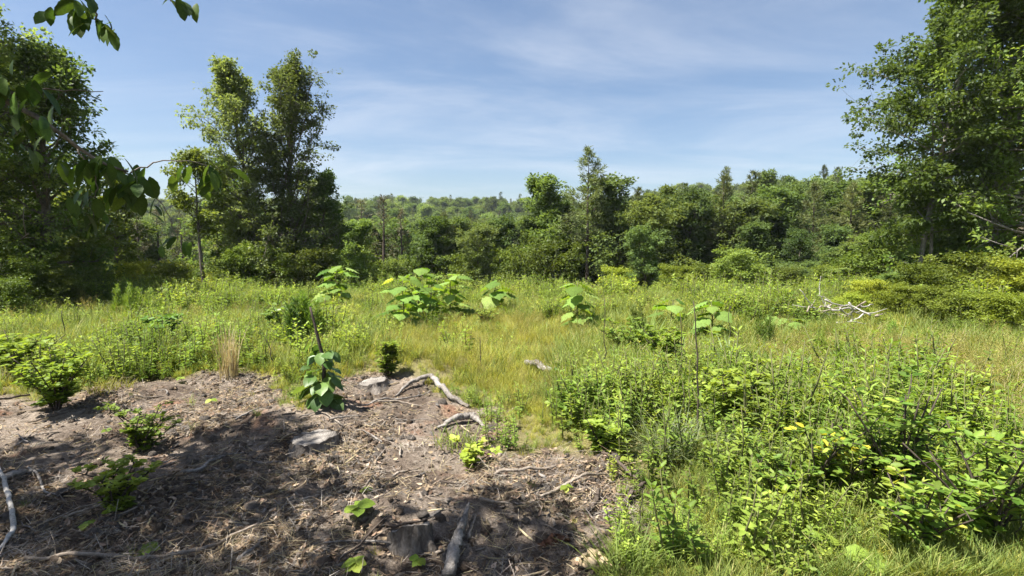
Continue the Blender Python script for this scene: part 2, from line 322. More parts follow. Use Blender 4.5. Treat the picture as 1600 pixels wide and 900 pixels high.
# ------------------------------------------------------------------ scene-tree helpers
def child(name, me, parent, M4=None, kind=None, label=None):
    o = bpy.data.objects.new(name, me); col.objects.link(o); o.parent = parent
    if M4 is not None: o.matrix_basis = M4
    if kind: o['kind'] = kind
    if label: o['label'] = label
    return o
def tag(o, label, cat, group=None):
    o['label'] = label; o['category'] = cat
    if group: o['group'] = group
    return o
def thing(name, label, cat, loc, rz=0, sc=1, group=None, parts=()):
    e = bpy.data.objects.new(name, None); col.objects.link(e); e.empty_display_size = .1
    e.location = loc; e.rotation_euler = (0, 0, rz); e.scale = (sc, sc, sc) if np.isscalar(sc) else sc
    tag(e, label, cat, group)
    for p in parts: child(p[0], p[1], e, kind=p[2] if len(p) > 2 else None)
    return e
def solo(name, me, label, cat, loc=(0, 0, 0), rz=0, group=None):
    o = bpy.data.objects.new(name, me); col.objects.link(o); o.location = loc; o.rotation_euler = (0, 0, rz); return tag(o, label, cat, group)
def source_set(name, meshes):                # shapes that the stuff below scatters; never linked to the scene itself
    c = bpy.data.collections.new(name)
    for i, me in enumerate(meshes): c.objects.link(bpy.data.objects.new('%s_%02d' % (name, i), me))
    return c
def scatter(name, label, cat, P, rot, scl, idx, coll):
    me = bpy.data.meshes.new(name); me.vertices.add(len(P)); me.vertices.foreach_set('co', np.ascontiguousarray(P, np.float32).ravel())
    a = me.attributes.new('rot', 'FLOAT_VECTOR', 'POINT'); a.data.foreach_set('vector', np.ascontiguousarray(rot, np.float32).ravel())
    a = me.attributes.new('scl', 'FLOAT', 'POINT'); a.data.foreach_set('value', np.ascontiguousarray(scl, np.float32))
    a = me.attributes.new('pick', 'INT', 'POINT'); a.data.foreach_set('value', np.ascontiguousarray(idx, np.int32))
    o = bpy.data.objects.new(name, me); col.objects.link(o); o['kind'] = 'stuff'; tag(o, label, cat)
    g = bpy.data.node_groups.new(name + '_nodes', 'GeometryNodeTree')
    g.interface.new_socket('Geometry', in_out='INPUT', socket_type='NodeSocketGeometry')
    g.interface.new_socket('Geometry', in_out='OUTPUT', socket_type='NodeSocketGeometry')
    gi = g.nodes.new('NodeGroupInput'); go = g.nodes.new('NodeGroupOutput')
    ci = g.nodes.new('GeometryNodeCollectionInfo'); ci.inputs['Collection'].default_value = coll
    ci.inputs['Separate Children'].default_value = True; ci.inputs['Reset Children'].default_value = True
    io = g.nodes.new('GeometryNodeInstanceOnPoints'); io.inputs['Pick Instance'].default_value = True
    def na(n, ty):
        x = g.nodes.new('GeometryNodeInputNamedAttribute'); x.data_type = ty; x.inputs['Name'].default_value = n
        return [s for s in x.outputs if s.enabled and s.name == 'Attribute'][0]
    g.links.new(gi.outputs[0], io.inputs['Points']); g.links.new(ci.outputs[0], io.inputs['Instance'])
    g.links.new(na('pick', 'INT'), io.inputs['Instance Index'])
    er = g.nodes.new('FunctionNodeEulerToRotation'); g.links.new(na('rot', 'FLOAT_VECTOR'), er.inputs[0]); g.links.new(er.outputs[0], io.inputs['Rotation'])
    g.links.new(na('scl', 'FLOAT'), io.inputs['Scale']); g.links.new(io.outputs[0], go.inputs[0])
    md = o.modifiers.new('scatter', 'NODES'); md.node_group = g
    return o

# ================================================================== GROUND
def axis(lo, hi, step, out_lo, out_hi, gr=1.09):
    a = list(np.arange(lo, hi, step)); s = step
    while a[-1] < out_hi: s *= gr; a.append(a[-1] + s)
    s = step
    while a[0] > out_lo: s *= gr; a.insert(0, a[0] - s)
    return np.array(a)
gx = axis(-5.5, 5.5, .042, -900, 900); gy = axis(2.0, 7.5, .038, -120, 1200)
GX, GY = np.meshgrid(gx, gy); gz = land(GX, GY)
nx, ny = len(gx), len(gy); ii = np.arange(ny - 1)[:, None] * nx + np.arange(nx - 1)[None]
gF = np.stack([ii, ii + 1, ii + nx + 1, ii + nx], -1).reshape(-1, 4)
gb = np.zeros(GX.shape); w_ = (np.abs(GX) < 9) & (GY > -2) & (GY < 9); gb[w_] = bare_amount(GX[w_], GY[w_])
gme = make_mesh('ground', np.stack([GX, GY, gz], -1).reshape(-1, 3), gF, M['ground'], None, True, {'bare': gb.ravel(), 'wood': sst(18, 26, GY + 1.2 * fbm(GX * .3, GY * .3, 19, 2)).ravel()})
ground = bpy.data.objects.new('ground', gme); col.objects.link(ground); ground['kind'] = 'structure'
ground['label'] = 'bare brown soil and grassy clearing sloping into a wooded valley'

# ================================================================== TREES
def broadleaf(seed, H, base, prof, limbs, twigs, per, leaf, tr, clus, tpl=KITE, lean=(0, 0), mat='tree', bark='bark', up=.45, sub=True, wig=.12, trunk_top=.93, aim=None, tsides=8):
    """one tree standing at the origin: (trunk mesh, branches mesh, crown mesh). prof(f) = crown radius at height fraction f"""
    g = np.random.default_rng(seed)
    n = 14; f = np.linspace(0, 1, n)
    tp = np.stack([lean[0] * f ** 1.3 + wig * np.cumsum(g.normal(0, .35, n)) * f, lean[1] * f ** 1.3 + wig * np.cumsum(g.normal(0, .35, n)) * f, H * trunk_top * f], -1)
    tp = np.vstack([[tp[0] - (0, 0, .25)], tp])
    rad = tr * np.concatenate([[1.5], 1.25 * (1 - f) ** .85 * .94 + .05]); rad[1] *= 1.18
    trunk = Geo(); trunk.add(*tube(tp, rad, tsides, True, .06, g))
    br = Geo(); C = []; CO = []
    def tpos(z):
        k = np.clip(z / (H * trunk_top), 0, 1) * (n - 1); i = min(int(k), n - 2); return tp[1 + i] * (1 - (k - i)) + tp[2 + i] * (k - i)
    for i in range(limbs):
        fr = (i + g.random()) / limbs; z = base + (H * trunk_top - base) * fr ** .92
        az = i * 2.39996 + g.normal(0, .5); ln = prof(fr) * g.uniform(.6, 1.2)
        if aim is not None: ln *= aim(az, fr)
        u0 = up * (1 + .8 * fr) + g.normal(0, .15); d = np.array([math.cos(az), math.sin(az), u0]); d /= np.linalg.norm(d)
        s0 = tpos(z); L = [s0]
        for k in range(1, 5):
            d = nrm(d + g.normal(0, .14, 3) + np.array([0, 0, .05 if fr > .5 else -.03])); L.append(L[-1] + d * ln / 4)
        L = np.array(L); r0 = max(tr * .42 * (1 - fr * .75), .008)
        br.add(*tube(L, np.linspace(r0, r0 * .18, 5), 5, True))
        for j in range(twigs):
            s = .28 + .72 * (j + g.random()) / twigs; k = s * 4; q = min(int(k), 3); p = L[q] * (1 - (k - q)) + L[q + 1] * (k - q)
            td = nrm(nrm(L[q + 1] - L[q]) + g.normal(0, .75, 3) + np.array([0, 0, .2])); tl = (.16 + .2 * g.random()) * ln + .12 * clus
            e = p + td * tl
            if sub: br.add(*tube(np.array([p, (p + e) / 2 + g.normal(0, .03 * tl, 3), e]), [r0 * .28, r0 * .18, r0 * .08], 3, True))
            C.append(e); CO.append(td)
            if g.random() < .5: C.append((p + e) / 2); CO.append(td)
    top = tpos(H); 
    for k in range(max(3, limbs // 8)):
        C.append(top + g.normal(0, .25 * clus + .1, 3) + (0, 0, .3 * k / max(3, limbs // 8) * (H * (1 - trunk_top)))); CO.append(np.array([0, 0, 1.]))
    C = np.array(C); CO = np.array(CO); m = len(C)
    cnt = g.poisson(per * g.uniform(.5, 1.5, m)); idx = np.repeat(np.arange(m), cnt); k = len(idx)
    off = nrm(g.normal(0, 1, (k, 3))) * (g.random((k, 1)) ** .45) * 1.45 * clus * np.array([1, 1, .6]) * g.uniform(.55, 1.15, m)[idx][:, None]
    P = C[idx] + off
    P[:, 2] = np.maximum(P[:, 2], .06)
    D = nrm(nrm(off) * .8 + CO[idx] * .5 + g.normal(0, .5, (k, 3)) + np.array([0, 0, -.35]))
    NN = g.normal(0, .55, (k, 3)) + np.array([0, 0, 1.0]) + nrm(off) * .35
    tone = np.clip(.5 + g.normal(0, .22, m), 0, 1)[idx]
    V, FF, lv = place(tpl, P, D, NN, leaf * g.uniform(.6, 1.25, k), np.clip(.6 * tone + .4 * g.random(k), 0, 1))
    return (trunk.mesh('trunk', M[bark], True), br.mesh('branches', M[bark], True), make_mesh('crown', V, FF, M[mat], lv))
def pine(seed, H, base, rad, limbs, tr, needle, mat='pine', per=9, dead=0.0):
    g = np.random.default_rng(seed); n = 10; f = np.linspace(0, 1, n)
    tp = np.stack([.05 * np.cumsum(g.normal(0, .4, n)) * f, .05 * np.cumsum(g.normal(0, .4, n)) * f, H * f], -1); tp = np.vstack([[tp[0] - (0, 0, .3)], tp])
    trunk = Geo(); trunk.add(*tube(tp, tr * np.concatenate([[1.3], 1.15 * (1 - f) ** .9 + .06]), 7, True))
    br = Geo(); P, D, Ls = [], [], []
    for i in range(limbs):
        fr = (i + g.random()) / limbs; z = base + (H - base) * fr; az = i * 2.39996 + g.normal(0, .5)
        ln = rad * (1 - fr) ** .62 * g.uniform(.5, 1.25) + .12; isdead = fr < dead
        d = np.array([math.cos(az), math.sin(az), .05 + .5 * fr]); p0 = np.array([0, 0, z]); L = [p0]
        for k in range(3): d = nrm(d + g.normal(0, .12, 3) + (0, 0, .12)); L.append(L[-1] + d * ln / 3)
        L = np.array(L); br.add(*tube(L, np.linspace(tr * .22 * (1.1 - fr) + .004, .003, 4), 4, True))
        nt_ = max(3, int(ln * 5.5))
        for j in range(nt_):
            s = .2 + .8 * j / nt_; k = s * 3; q = min(int(k), 2); p = L[q] * (1 - (k - q)) + L[q + 1] * (k - q)
            e = p + nrm(nrm(L[q + 1] - L[q]) + g.normal(0, .6, 3)) * .18 * ln
            br.add(*tube(np.array([p, e]), [.006, .003], 3, True))
            if isdead and g.random() < .75: continue
            kk = g.poisson(per); P.append(e + g.normal(0, .03 * (1 + ln), (kk, 3))); D.append(nrm(g.normal(0, .7, (kk, 3)) + nrm(e - p) * .9 + (0, 0, .25))); Ls.append(np.full(kk, needle))
    kk = 30; P.append(np.array([0, 0, H]) + g.normal(0, .08, (kk, 3))); D.append(nrm(g.normal(0, .6, (kk, 3)) + (0, 0, .8))); Ls.append(np.full(kk, needle))
    P = np.vstack(P); D = np.vstack(D); Ls = np.concatenate(Ls); k = len(P)
    V, FF, lv = place(kite(.16, .3), P, D, g.normal(0, 1, (k, 3)), Ls * g.uniform(.7, 1.3, k))
    return (trunk.mesh('trunk', M['bark_pine'], True), br.mesh('branches', M['bark_pine'], True), make_mesh('crown', V, FF, M[mat], lv))
def tparts(t): return [('trunk', t[0]), ('branches', t[1], 'stuff'), ('crown', t[2], 'stuff')]
def tree(name, label, t, x, y, rz=0, sc=1, group=None, cat='tree'):
    return thing(name, label, cat, (x, y, Z(x, y)), rz, sc, group, tparts(t))
def oval(r, lo=.45): return lambda f: r * (lo + (1 - lo) * math.sin(math.pi * min(1, (f * .9 + .18)))) * (1 if f < .8 else 1 - (f - .8) * 2.2)
def column(r): return lambda f: r * (.88 + .2 * math.sin(11 * f + 1)) * (1 - .62 * f ** 2.4)

# --- tall pair left of the centre
def spot(u, d): p = at(u, 400, d); return p[0], d
x, y = spot(398, 20)
tree('broadleaf_tree', 'taller narrow left tree of the pair standing close together, with a split leafy top', broadleaf(11, 8.8, .5, column(2.15), 90, 8, 29, .105, .11, .17, mat='tree_mid', up=1.0, lean=(-.7, 0), wig=.25), x, y, cat='tree')
x, y = spot(447, 20.5)
tree('broadleaf_tree', 'tall right tree of the close pair, with one loose limb reaching right', broadleaf(12, 9.2, .5, column(2.6), 96, 8, 30, .105, .13, .18, mat='tree_mid', up=.9, lean=(.3, 0), wig=.25,
     aim=lambda az, fr: 1.65 if (math.cos(az) > .8 and .52 < fr < .64) else 1.0), x, y)
x, y = spot(318, 18.5)
tree('broadleaf_tree', 'slender small tree with bare lower trunk just left of the tall pair', broadleaf(13, 5.4, 2.1, oval(.95), 30, 5, 34, .105, .06, .17, mat='tree_light', up=.5, lean=(-.5, 0)), x, y)
x, y = spot(510, 22.5)
tree('broadleaf_tree', 'low broad tree filling in against the right side of the tall pair', broadleaf(14, 5.6, .3, oval(1.6), 48, 8, 32, .11, .09, .19, mat='tree'), x, y)
x, y = spot(352, 22)
tree('broadleaf_tree', 'short leafy tree behind and left of the tall pair', broadleaf(15, 6.2, .3, oval(1.45), 48, 8, 32, .11, .09, .19, mat='tree'), x, y)
# --- the dark stand on the left
x, y = spot(66, 12.6)
tree('broadleaf_tree', 'dark spreading tree at the left edge whose right boughs reach into the sky', broadleaf(21, 6.3, .7, oval(1.45, .6), 66, 8, 28, .10, .11, .16, mat='tree', up=.55,
     aim=lambda az, fr: 1.1 if math.cos(az) > 0 else 1, wig=.2), x, y)
x, y = spot(-20, 12.2)
tree('broadleaf_tree', 'tallest dark tree of the left stand, cut off by the frame edge', broadleaf(22, 8.4, .6, oval(2.0, .6), 74, 8, 30, .10, .14, .18, mat='tree', up=.5), x, y)
x, y = spot(20, 15.5)
tree('broadleaf_tree', 'dense dark tree at the back of the left stand', broadleaf(23, 7.2, .4, oval(2.1, .6), 60, 8, 26, .11, .13, .20, mat='tree'), x, y)
x, y = spot(132, 14.2)
tree('broadleaf_tree', 'small leafy understory tree at the right foot of the dark left stand', broadleaf(24, 3.0, .3, oval(.85), 26, 4, 34, .125, .05, .2, mat='tree_light'), x, y)
x, y = spot(182, 17.5)
tree('broadleaf_tree', 'thin straggling tree between the dark left stand and the slender small tree', broadleaf(25, 4.2, 1.2, oval(.9), 22, 4, 24, .125, .06, .2, mat='tree_light'), x, y)
# --- the right stand
x, y = spot(1434, 14.2)
right_aim = lambda az, fr: (1.25 if (math.cos(az) < -.35 and .22 < fr < .50) else 1.0) * (.7 if (math.cos(az) < -.2 and fr < .16) else 1) * (.62 if (math.cos(az) < 0 and fr > .55) else 1)
tree('broadleaf_tree', 'tall right tree with a pale bare lower trunk and boughs reaching left', broadleaf(31, 10.4, 1.5, oval(1.9, .62), 100, 8, 32, .112, .055, .18, mat='tree', bark='bark_pale', up=.35, lean=(1.5, .2), aim=right_aim, wig=.06), x, y)
x, y = spot(1456, 14.6)
tree('broadleaf_tree', 'thin pale-barked stem crossing beside the tall right tree', broadleaf(32, 7.0, 1.2, oval(1.2), 26, 4, 36, .12, .04, .22, mat='tree', bark='bark_pale', lean=(-.1, .3), wig=.08), x, y)
x, y = spot(1545, 14.8)
tree('broadleaf_tree', 'dense dark tree leafy to the ground behind the tall right tree', broadleaf(33, 10.6, .3, oval(2.4, .8), 94, 8, 28, .115, .13, .20, mat='tree', bark='bark_pale', up=.4, lean=(.4, 0)), x, y)
x, y = spot(1660, 13.0)
tree('broadleaf_tree', 'dark tree at the right edge with low pale-lit boughs', broadleaf(34, 9.8, .4, oval(2.5, .8), 84, 8, 28, .115, .13, .20, mat='tree', bark='bark_pale', up=.25), x, y)
x, y = spot(1490, 16.5)
tree('broadleaf_tree', 'leaning grey-stemmed tree in the shade of the right stand', broadleaf(35, 6.6, .5, oval(2.0, .7), 60, 8, 34, .115, .08, .20, mat='tree', bark='bark_pale', lean=(1.2, 0)), x, y)

# --- forest across the valley: each tree a copy of one of these kinds
def lop(r, k): return lambda f: r * (.55 + .45 * math.sin(math.pi * min(1, f * .85 + .2))) * (.8 + .3 * math.sin(k * f)) * (1 if f < .85 else 1 - (f - .85) * 2)
BV = [broadleaf(100 + i, 10, bs, pf, 60, 7, 27, .20, .14, .32, mat=mt, sub=False, up=u_, wig=wg) for i, (mt, pf, bs, u_, wg) in enumerate([('forest', lop(3.0, 7), 1.0, .5, .3), ('forest_l', lop(2.6, 12), 1.4, .6, .4), ('forest_l', lop(2.2, 9), 2.2, .8, .3), ('forest', lop(3.4, 10), .8, .4, .4), ('tree', lop(2.5, 8), 1.2, .7, .5)])]
PV = [pine(200, 10, 1.8, 1.6, 52, .12, .28, 'pine', 14), pine(201, 10, 4.4, 1.55, 46, .10, .26, 'pine', 15), pine(202, 10, 1.5, 1.15, 52, .12, .26, 'pine_grey', 5, .7), pine(203, 10, 1.0, 1.2, 46, .11, .26, 'pine_grey', 4, .5)]
def forest(name, label, kind, u, vt, d, w, group=None):
    x, y = spot(u, d); zb = Z(x, y); h = at(u, vt, d)[2] - zb; t, r = (PV[kind[1]], 1.35) if kind[0] == 'p' else (BV[kind[1]], 2.75)
    s = w / F * d / 2 / r
    return tree(name, label, t, x, y, random.uniform(0, 6.28), (s, s, h / 10), group)
B0, B1, B2, B3, B4 = [('b', i) for i in range(5)]; P0, P1, P2, P3 = [('p', i) for i in range(4)]
named = [
 ('pine_tree', 'tall thin pine rising above its neighbours at the middle of the forest edge', P1, 918, 236, 25.5, 78),
 ('broadleaf_tree', 'rounded tall broadleaf tree just left of the tall thin pine', B4, 866, 278, 26.5, 132),
 ('broadleaf_tree', 'broad dark-green tree just right of the tall thin pine', B0, 966, 280, 27, 150),
 ('broadleaf_tree', 'second broadleaf tree to the right of the tall thin pine', B1, 1044, 294, 28, 146),
 ('broadleaf_tree', 'third broadleaf tree to the right of the tall thin pine', B3, 1104, 308, 29, 134),
 ('pine_tree', 'small dark pine tip showing over the second tree right of the tall pine', P0, 1070, 291, 47, 40),
 ('pine_tree', 'sparse open-limbed pine standing above the treetops right of the tall pine', P1, 1130, 266, 50, 52),
 ('broadleaf_tree', 'round-headed tree on the skyline right of the sparse pine', B4, 1188, 276, 52, 80),
 ('broadleaf_tree', 'second round-headed tree on the skyline right of the sparse pine', B1, 1230, 278, 56, 84),
 ('pine_tree', 'left pine of the two thin tips at the right skyline', P1, 1281, 262, 60, 36),
 ('pine_tree', 'right pine of the two thin tips at the right skyline', P0, 1302, 264, 62, 38),
 ('broadleaf_tree', 'dark tree on the skyline under the two thin pine tips', B0, 1262, 280, 58, 84),
 ('broadleaf_tree', 'skyline tree just left of the tall right tree', B3, 1345, 286, 54, 96),
 ('pine_tree', 'brownish half-dead pine low on the right slope', P3, 1212, 372, 33, 60),
 ('pine_tree', 'grey half-dead pine with a straight dark trunk at the valley edge', P2, 600, 310, 27, 84),
 ('pine_tree', 'grey pine just left of the straight dark trunk at the valley edge', P3, 566, 316, 28, 80),
 ('pine_tree', 'thin grey pine just right of the straight dark trunk at the valley edge', P2, 628, 330, 27.5, 60),
 ('broadleaf_tree', 'dark rounded tree right of the grey half-dead pines', B4, 668, 343, 26, 100),
 ('broadleaf_tree', 'second rounded tree right of the grey half-dead pines', B0, 722, 342, 28, 92),
 ('broadleaf_tree', 'young forest-edge tree with a thin pale trunk below the far ridge', B2, 764, 348, 27, 80),
 ('broadleaf_tree', 'leafy forest-edge tree left of the rounded tall broadleaf tree', B3, 808, 342, 28, 92),
 ('pine_tree', 'grey pine behind the gap right of the dark left stand', P3, 216, 322, 26, 66),
 ('pine_tree', 'second grey pine in the gap right of the dark left stand', P2, 248, 330, 28, 64),
 ('pine_tree', 'third grey pine in the gap, beside the slender small tree', P3, 284, 326, 30, 66),
]
for nm, lb, kd, u, vt, d, w in named: forest(nm, lb, kd, u, vt, d, w)
EDGE = ['beside the dark left stand', 'behind the grey pines of the left gap', 'right of the tall pair', 'behind the grey half-dead pines', 'behind the two dark rounded trees', 'left of the rounded tall broadleaf tree', 'just behind the tall thin pine',
        'between two trees right of the tall pine', 'low before the second tree right of the pine', 'low before the small dark pine tip', 'low right of the third tree', 'below the sparse open-limbed pine', 'below the round-headed skyline tree', 'below the skyline tree under two pine tips',
        'below the two thin pine tips', 'left of the tall right tree at mid slope', 'behind the left boughs of the tall right tree', 'above the large dark green bush', 'right of the brownish half-dead pine', 'above the bleached branches']
for k, (u, vt, d, w) in enumerate([(172, 338, 32, 90), (230, 352, 36, 80), (540, 352, 30, 80), (588, 362, 36, 90), (690, 366, 38, 90), (836, 352, 36, 80), (905, 330, 37, 80), (1000, 322, 39, 80), (1020, 352, 30, 80),
                                  (1075, 352, 31, 80), (1130, 352, 34, 90), (1160, 330, 42, 84), (1205, 335, 44, 80), (1255, 345, 42, 86), (1300, 345, 40, 90), (1340, 350, 36, 90), (1375, 330, 40, 90), (1170, 385, 29, 84), (1245, 392, 31, 80), (1290, 388, 29, 70)]):
    forest('broadleaf_tree', ['%s tree of the forest edge ' % ['olive', 'light-green', 'pale green', 'dull green', 'dark green'][(k * 3 + 1) % 5] + w_ for w_ in EDGE][k], ('b', (k * 3 + 1) % 5), u, vt, d, w, 'crowded trees of the forest edge')
ROW = [(150, 336, 27), (196, 344, 25), (236, 350, 28), (520, 338, 29), (548, 348, 26), (584, 356, 30), (640, 352, 31), (694, 350, 27), (742, 354, 25), (786, 350, 30), (826, 340, 27), (884, 322, 29), (930, 318, 30), (996, 312, 28), (1016, 304, 25.5), (1070, 296, 27), (1128, 292, 27), (1146, 316, 27), (1172, 286, 31), (1206, 296, 28), (1238, 292, 31), (1268, 304, 27), (1296, 292, 31), (1326, 304, 26), (1356, 286, 30), (1386, 296, 28), (1010, 356, 23), (1186, 350, 25), (1246, 360, 24), (1292, 354, 25)]
for k, (u, vt, d) in enumerate(ROW):
    b_ = (k * 2 + k // 4) % 5; near = min(named, key=lambda q: abs(q[3] - u) + abs(q[4] - vt) * .5)[1]
    pn = k in (3, 7, 13, 16, 18, 21, 23, 25); b_ = (k % 2) if pn else b_
    forest('pine_tree' if pn else 'broadleaf_tree', '%s tree, %s from the left in the front row of the forest' % ('feathery pine' if pn else ['olive', 'light-green', 'pale green', 'dull green', 'dark green'][b_] + ' broadleaf', ['first', 'second', 'third', 'fourth', 'fifth', 'sixth', 'seventh', 'eighth', 'ninth', 'tenth', 'eleventh', 'twelfth', 'thirteenth', 'fourteenth', 'fifteenth', 'sixteenth', 'seventeenth', 'eighteenth', 'nineteenth', 'twentieth', 'twenty-first', 'twenty-second', 'twenty-third', 'twenty-fourth', 'twenty-fifth', 'twenty-sixth', 'twenty-seventh', 'twenty-eighth', 'twenty-ninth', 'thirtieth'][sorted(range(30), key=lambda i: ROW[i][0]).index(k)]), ('p' if pn else 'b', b_), u, vt - (14 if pn else 0), d, (at(u, vt, d)[2] - Z(*spot(u, d))) * (.34 if pn else .50 + .2 * ((k * 7) % 5) / 4) * F / d, 'front row of the valley forest')
g = np.random.default_rng(5); put = []
while len(put) < 125:
    d = g.uniform(40, 125); u = g.uniform(-80, 1680); x, y = spot(u, d)
    if any((x - a) ** 2 + (y - b) ** 2 < 12 for a, b in put): continue
    put.append((x, y)); pn = g.random() < .26; h = g.uniform(8.5, 12) * (1.1 if pn else 1)
    vmax = 352 - .33 * (d - 40) if u < 840 else 345 - .55 * (d - 40) - .06 * max(0, u - 1000)
    h = min(h, max(4.5, at(u, vmax + (g.uniform(-4, 14) if u < 840 else g.uniform(-24, 16)), d)[2] - Z(x, y)))
    t = PV[g.integers(0, 3)] if pn else BV[g.integers(0, 5)]; s = h / 10 * g.uniform(.9, 1.25)
    bi = [j for j in range(5) if BV[j] is t]; look = 'pine' if pn else ['olive-coloured tree', 'light-green tree', 'pale tree', 'dull green tree', 'dark tree'][bi[0]]
    where = [w for lim, w in ((170, 'behind the dark left stand'), (330, 'in the gap left of the tall pair'), (560, 'behind the tall pair'), (700, 'behind the grey half-dead pines'), (840, 'below the far ridge at mid view'), (1000, 'behind the tall thin pine'),
             (1120, 'behind trees right of the tall pine'), (1250, 'under the round-headed skyline'), (1400, 'left of the tall right tree'), (9999, 'behind the right stand')) if u < lim][0]
    lb = '%s %s, %s' % (look, where, 'nearer rows' if d < 65 else 'middle rows' if d < 95 else 'farther rows')
    tree('pine_tree' if pn else 'broadleaf_tree', lb, t, x, y, g.uniform(0, 6.28), (s, s, h / 10), lb + ' of the valley forest')
# --- the wooded ridge beyond reads as one mass
FV = [broadleaf(300 + i, 10, 1.0, oval(3.4, .5), 32, 5, 26, .40, .15, .62, mat=['forest', 'forest_l', 'forest'][i], sub=False, up=.5)[2] for i in range(3)] + [pine(310, 11, 2, 1.6, 34, .13, .5)[2]]
k = 2600; d = 120 + 230 * g.random(k) ** .9; xx = (g.random(k) * 2 - 1) * (d * 1.15 + 10); P = np.stack([xx, d, land(xx, d)], -1)
scatter('ridge_forest', 'wooded ridge of small rounded treetops along the horizon', 'forest', P, np.stack([0 * d, 0 * d, g.random(k) * 6.28], -1), g.uniform(.65, 1.1, k),
        np.where(g.random(k) < .16, 3, g.integers(0, 3, k)), source_set('ridge_tree', FV))

# --- bushes where the clearing ends
BU = [broadleaf(400 + i, 2.0, .1, oval(1.25, .75), 30, 6, 34, .085, .04, .17, mat=mt, up=.6, sub=False) for i, mt in enumerate(['bush', 'bush_y', 'tree_light', 'bush'])]
def bush(label, k, u, vt, d, w, group=None):
    x, y = spot(u, d); zb = Z(x, y); h = at(u, vt, d)[2] - zb; s = w / F * d / 2 / 1.2
    hz = max(h, .45) / 2; s = min(s, hz * 1.35); return tree('bush', label, BU[k], x, y, random.uniform(0, 6.28), (s, s, hz), group, 'bush')
for k, (u, vt, d, w) in enumerate([(352, 405, 18.6, 90), (392, 398, 18.8, 90), (436, 402, 19.0, 96), (482, 404, 19.4, 96), (528, 408, 20.0, 90)]):
    bush(['first', 'second', 'third', 'fourth', 'fifth'][k] + ' leafy bush from the left along the feet of the tall pair', (2, 0, 3, 2, 0)[k], u, vt, d, w, 'bushes at the feet of the tall pair')
bush('rounded yellow-green bush at the forest edge in front of the tall broadleaf tree', 0, 845, 396, 23, 118)
bush('bright yellow-green bush right of the middle of the forest edge', 1, 1058, 424, 20, 96)
bush('bright small bush beside the foot of the tall thin pine', 1, 962, 428, 23, 66)
bush('large dark green bush behind the tall dead stalk', 2, 1165, 405, 20, 130)
bush('sprawling light-green bush at the foot of the tall right tree', 0, 1385, 384, 17, 150)
bush('second sprawling light-green bush left of the pale bare trunk', 0, 1340, 412, 18.5, 120)
bush('leafy bush right behind the bleached branches', 3, 1300, 425, 17.5, 110)
bush('leafy bush under the right stand beside the grass', 3, 1448, 428, 11.0, 140)
bush('leafy bush in front of the dense dark right tree', 0, 1530, 416, 10.8, 150)
bush('bush at the right edge below the pale-lit boughs', 1, 1612, 424, 9.8, 140)
bush('light bush between the brush heap and the pale trunk', 1, 1362, 446, 11.2, 120)
bush('rough bush at the right edge where grass begins', 1, 1585, 470, 8.8, 120)
bush('rough bush in front of the right stand', 0, 1470, 460, 9.8, 130)
bush('light bush just right of the brush heap', 1, 1335, 478, 10.6, 90)
bush('pale bush left of the rough bush at the grass edge', 1, 1412, 454, 10.4, 110)
bush('green bush between the two rough bushes', 0, 1528, 466, 9.6, 120)
YOUNG = ['young sapling tree standing in the brush left of the pale trunk', 'slim young tree in the brush right of the pale trunk', 'young tree in the brush at the right edge', 'leafy young tree before the leaning grey stem', 'young tree just right of the brush heap']
for k, (u, vt, d, w) in enumerate([(1402, 428, 12.2, 70), (1492, 420, 11.6, 80), (1582, 412, 10.8, 90), (1540, 432, 11.0, 70), (1346, 440, 12.5, 70)]): forest('young_tree', YOUNG[k], ('b', (2, 1, 2, 0, 1)[k]), u, vt, d, w)
BANK = ['young light-green tree on the bank left of the pale trunk', 'second young tree on the bank, lower and farther left', 'young tree on the bank behind the brush heap', 'young tree filling the gap left of the brush heap', 'small young tree on the bank at the edge of the right boughs', 'small round young tree above the brush heap', 'young leafy tree right behind the pale trunk', 'low young tree between the large dark bush and the bank']
for k, (u, vt, d, w) in enumerate([(1398, 356, 17.5, 110), (1345, 378, 19, 100), (1300, 396, 20, 90), (1258, 410, 21, 90), (1420, 384, 16, 90), (1318, 420, 17, 80), (1470, 372, 17.5, 110), (1210, 415, 22, 90)]): forest('young_tree', BANK[k], ('b', (1, 2, 0, 3)[k % 4]), u, vt, d, w)
for k, (u, vt, d, w) in enumerate([(560, 412, 24, 110), (610, 420, 25, 80), (735, 415, 25, 90), (790, 410, 27, 70), (1010, 432, 24, 70), (1110, 425, 23, 80), (1225, 428, 20, 90), (470, 430, 21, 110), (395, 425, 19, 80), (345, 430, 19.5, 80),
                                   (265, 420, 18, 90), (205, 418, 17.5, 80), (160, 432, 15, 80), (300, 428, 20, 70), (660, 424, 26, 80), (1410, 440, 15, 110), (1350, 452, 14.5, 90)]):
    bush('fringe bush ' + ['in front of the grey half-dead pines', 'below the straight dark pine trunk', 'below the second rounded tree', 'left of the rounded yellow-green bush', 'right of the foot of the tall thin pine', 'between the bright yellow-green bush and the large dark bush', 'right of the large dark green bush', 'at the foot of the right tree of the tall pair', 'at the foot of the left tree of the tall pair',
         'just right of the slender small tree', 'left of the slender small tree', 'in the gap right of the dark left stand', 'at the foot of the small understory tree', 'behind the slender small tree', 'below the dark rounded tree', 'at the foot of the pale bare trunk', 'between bleached branches and pale trunk'][k], (k * 2 + k // 3) % 4, u, vt, d, w, 'bushes fringing the clearing')
